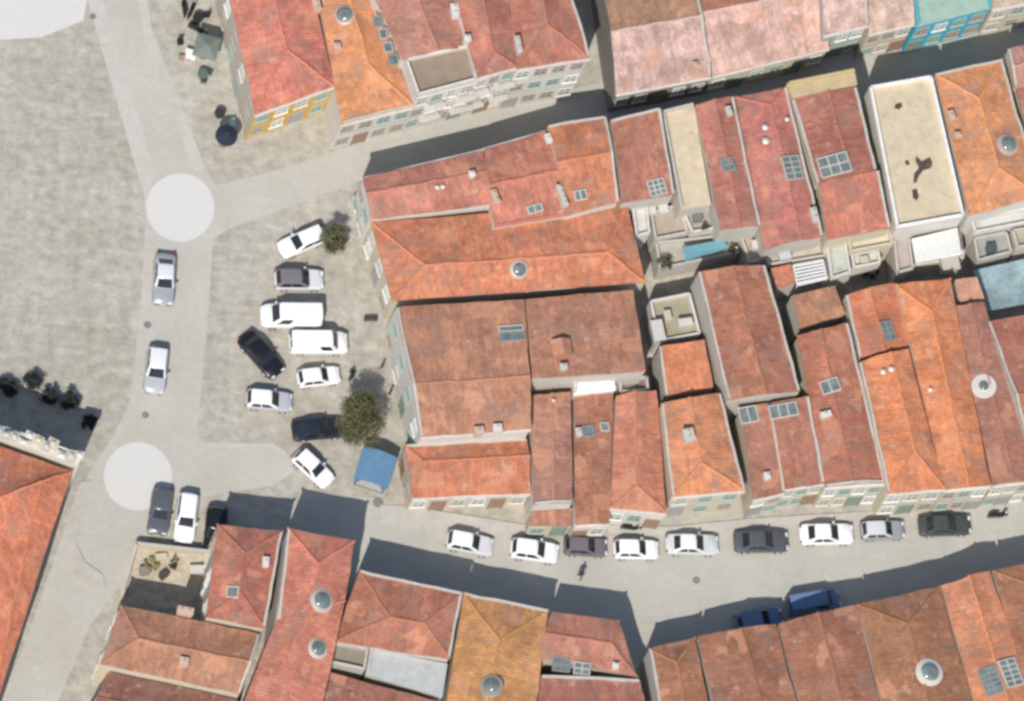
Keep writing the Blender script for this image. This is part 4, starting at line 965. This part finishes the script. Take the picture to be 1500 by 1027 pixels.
# ------------------------------------------------------------------ plants
def leafy(name, label, cat, px, py, zc_, rx, ry, rz, trunk, c, n_cl, n_leaf, leaf, seed, group=None, zbase=0):
    rnd = random.Random(seed); P = G(px, py, zc_); base = Vector((P.x, P.y, zbase)); H = zc_-zbase
    root = empty(name, base); tag(root, label, cat, group)
    cl = []
    while len(cl) < n_cl:
        v = Vector((rnd.uniform(-1, 1), rnd.uniform(-1, 1), rnd.uniform(-.8, 1)))
        if .25 < v.length < 1: cl.append(Vector((v.x*rx, v.y*ry, H+v.z*rz)))
    bm = bmesh.new()
    if trunk:
        pts = [Vector((0, 0, 0)), Vector((.08, -.05, H*.3)), Vector((0, .06, H*.62)), Vector((.05, 0, H*.9))]
        rs = [trunk, trunk*.8, trunk*.62, trunk*.4]
        for a, b, r0, r1 in zip(pts, pts[1:], rs, rs[1:]): tube(bm, a, b, r0, r1, 10)
        for v in cl[::2]:
            s = pts[1].lerp(pts[3], rnd.random()); m = s.lerp(v, .5)+Vector((0, 0, -.1))
            tube(bm, s, m, trunk*.30, trunk*.2, 6); tube(bm, m, v, trunk*.2, trunk*.05, 6)
    else:
        for v in cl[::2]: tube(bm, (0, 0, 0), v, .03, .01, 5)
    build('trunk' if trunk else 'stem', bm, M_BARK, root, color=(.10, .08, .06, 1))
    bm = bmesh.new()
    for v in cl:
        cr = (rx+ry)/2*rnd.uniform(.18, .36)
        for _ in range(n_leaf):
            d = Vector((rnd.gauss(0, 1), rnd.gauss(0, 1), rnd.gauss(0, .8)))*cr*.6
            o = v+d; a = Vector((rnd.gauss(0, 1), rnd.gauss(0, 1), rnd.gauss(0, .6))).normalized(); b = a.orthogonal().normalized(); b.rotate(Matrix.Rotation(rnd.random()*6.3, 3, a)); e = a.cross(b)
            L = leaf*rnd.uniform(.6, 1.2)
            bm.faces.new([bm.verts.new(o+b*L), bm.verts.new(o+e*L*.45), bm.verts.new(o-b*L), bm.verts.new(o-e*L*.45)])
    me = bpy.data.meshes.new('crown'); bm.to_mesh(me); bm.free(); me.materials.append(M_LEAF)
    link('crown' if trunk else 'foliage', me, root, color=c)
leafy('tree', 'big olive green tree between the dark navy car and the blue kiosk', 'tree', 528, 614, 3.4, 1.72, 2.1, 1.4, .20, (.155, .15, .075, 1), 66, 290, .10, 3)
leafy('tree', 'small round tree beside the angled white estate', 'tree', 491, 350, 2.0, .95, 1.15, .8, .09, (.15, .15, .085, 1), 30, 150, .10, 4)
leafy('shrub', 'dark shrub in front of the small white car', 'shrub', 514, 548, .6, .32, .42, .5, 0, (.05, .06, .03, 1), 9, 60, .09, 6)
leafy('shrub', 'olive shrub in the courtyard below the teal canopy', 'shrub', 974, 384, 3.1, .6, .7, .5, 0, (.10, .11, .06, 1), 10, 70, .1, 7, zbase=2.4)
leafy('shrub', 'yellow green shrub in the sandy yard', 'shrub', 222, 826, .5, .6, .5, .35, 0, (.38, .36, .14, 1), 9, 60, .09, 8)
leafy('shrub', 'dark green shrub in the middle of the sandy yard', 'shrub', 254, 826, .6, .35, .4, .45, 0, (.07, .08, .04, 1), 8, 60, .09, 9)
leafy('shrub', 'small shrub on the white walled terrace with planter', 'shrub', 1030, 330, 3.8, .4, .4, .3, 0, (.09, .11, .07, 1), 8, 50, .09, 10, zbase=3.4)
leafy('shrub', 'dark green shrub in the shaded court below the white flat roof', 'shrub', 1274, 398, .9, .9, .5, .6, 0, (.05, .08, .06, 1), 12, 70, .10, 31)
leafy('shrub', 'green shrub in the far right corner of the teal courtyard', 'shrub', 1072, 360, 3.0, .4, .5, .4, 0, (.09, .12, .07, 1), 8, 60, .09, 32, zbase=2.4)
for i, (x, y, r, lab) in enumerate(((8, 552, .95, 'leftmost added dark bush edging the shadow behind the ornate white wall'), (44, 545, .8, 'tall added dark bush second from left edging the shadow behind the ornate white wall'),
        (68, 566, .75, 'low added dark bush amid the row edging the shadow behind the ornate white wall'), (97, 574, .85, 'round added dark bush second from right edging the shadow behind the ornate white wall'), (128, 604, .7, 'rightmost added dark bush edging the shadow behind the ornate white wall'))):
    leafy('bush', lab, 'bush', x+4, y+14, .8, r*.9, r*.75, .7, 0, (.045, .052, .05, 1), 26, 110, .10, 40+i, 'added bushes edging the ornate wall shadow')  # bushes added in shadow colour to form the ragged shadow edge
# ------------------------------------------------------------------ person crossing the street
def person(label, px, py, heading):
    p = G(px, py, .9); root = empty('person', (p.x, p.y, .016), R(heading)); tag(root, label, 'person')
    V, Rr, E = [], [], []
    def add(co, r, par=None):
        V.append(co); Rr.append(r)
        if par is not None: E.append((par, len(V)-1))
        return len(V)-1
    pel = add((0, 0, .95), .145); w1 = add((0, 0, 1.12), .13, pel); ch = add((.01, 0, 1.34), .155, w1); nk = add((.01, 0, 1.49), .06, ch)
    hd = add((.02, 0, 1.58), .085, nk); ht = add((.02, 0, 1.70), .085, hd); add((.115, 0, 1.60), .018, hd)
    for s in (1, -1):
        hip = add((0, s*.10, .90), .10, pel); kn = add((s*.14, s*.10, .50), .062, hip); an = add((s*.20-.03, s*.10, .09), .042, kn); add((s*.20+.12, s*.11, .045), .038, an)
        sh = add((.01, s*.19, 1.42), .062, ch); el = add((-s*.10, s*.25, 1.13), .045, sh); wr = add((-s*.08, s*.27, .88), .030, el); pm = add((-s*.07, s*.27, .81), .034, wr)
        for k in range(4): a = add((-s*.07+.024*(k-1.5), s*.272, .75), .0095, pm); add((-s*.07+.026*(k-1.5)+.01, s*.268, .70+.008*abs(k-1.5)), .008, a)
        a = add((-s*.07+.045, s*.262, .79), .010, pm); add((-s*.07+.065, s*.258, .755), .009, a)
    me = bpy.data.meshes.new('body'); me.from_pydata(V, E, []); o = link('body', me, root)
    sk = o.modifiers.new('skin', 'SKIN'); 
    for i, r in enumerate(Rr): me.skin_vertices[0].data[i].radius = (r, r)
    me.skin_vertices[0].data[0].use_root = True
    ss = o.modifiers.new('sub', 'SUBSURF'); ss.levels = ss.render_levels = 2
    me.materials.append(M_CLOTH); o.color = (.045, .045, .055, 1)
    bm = bmesh.new(); bmesh.ops.create_uvsphere(bm, u_segments=12, v_segments=8, radius=.108)
    for v in bm.verts: v.co = Vector((v.co.x*1.0, v.co.y*.9, v.co.z*.8))+Vector((.0, 0, 1.70))
    build('hair', bm, M_CLOTH, root, smooth=True, color=(.03, .02, .015, 1))
person('person in dark clothes walking across the sunny lower street', 851, 842, 80)
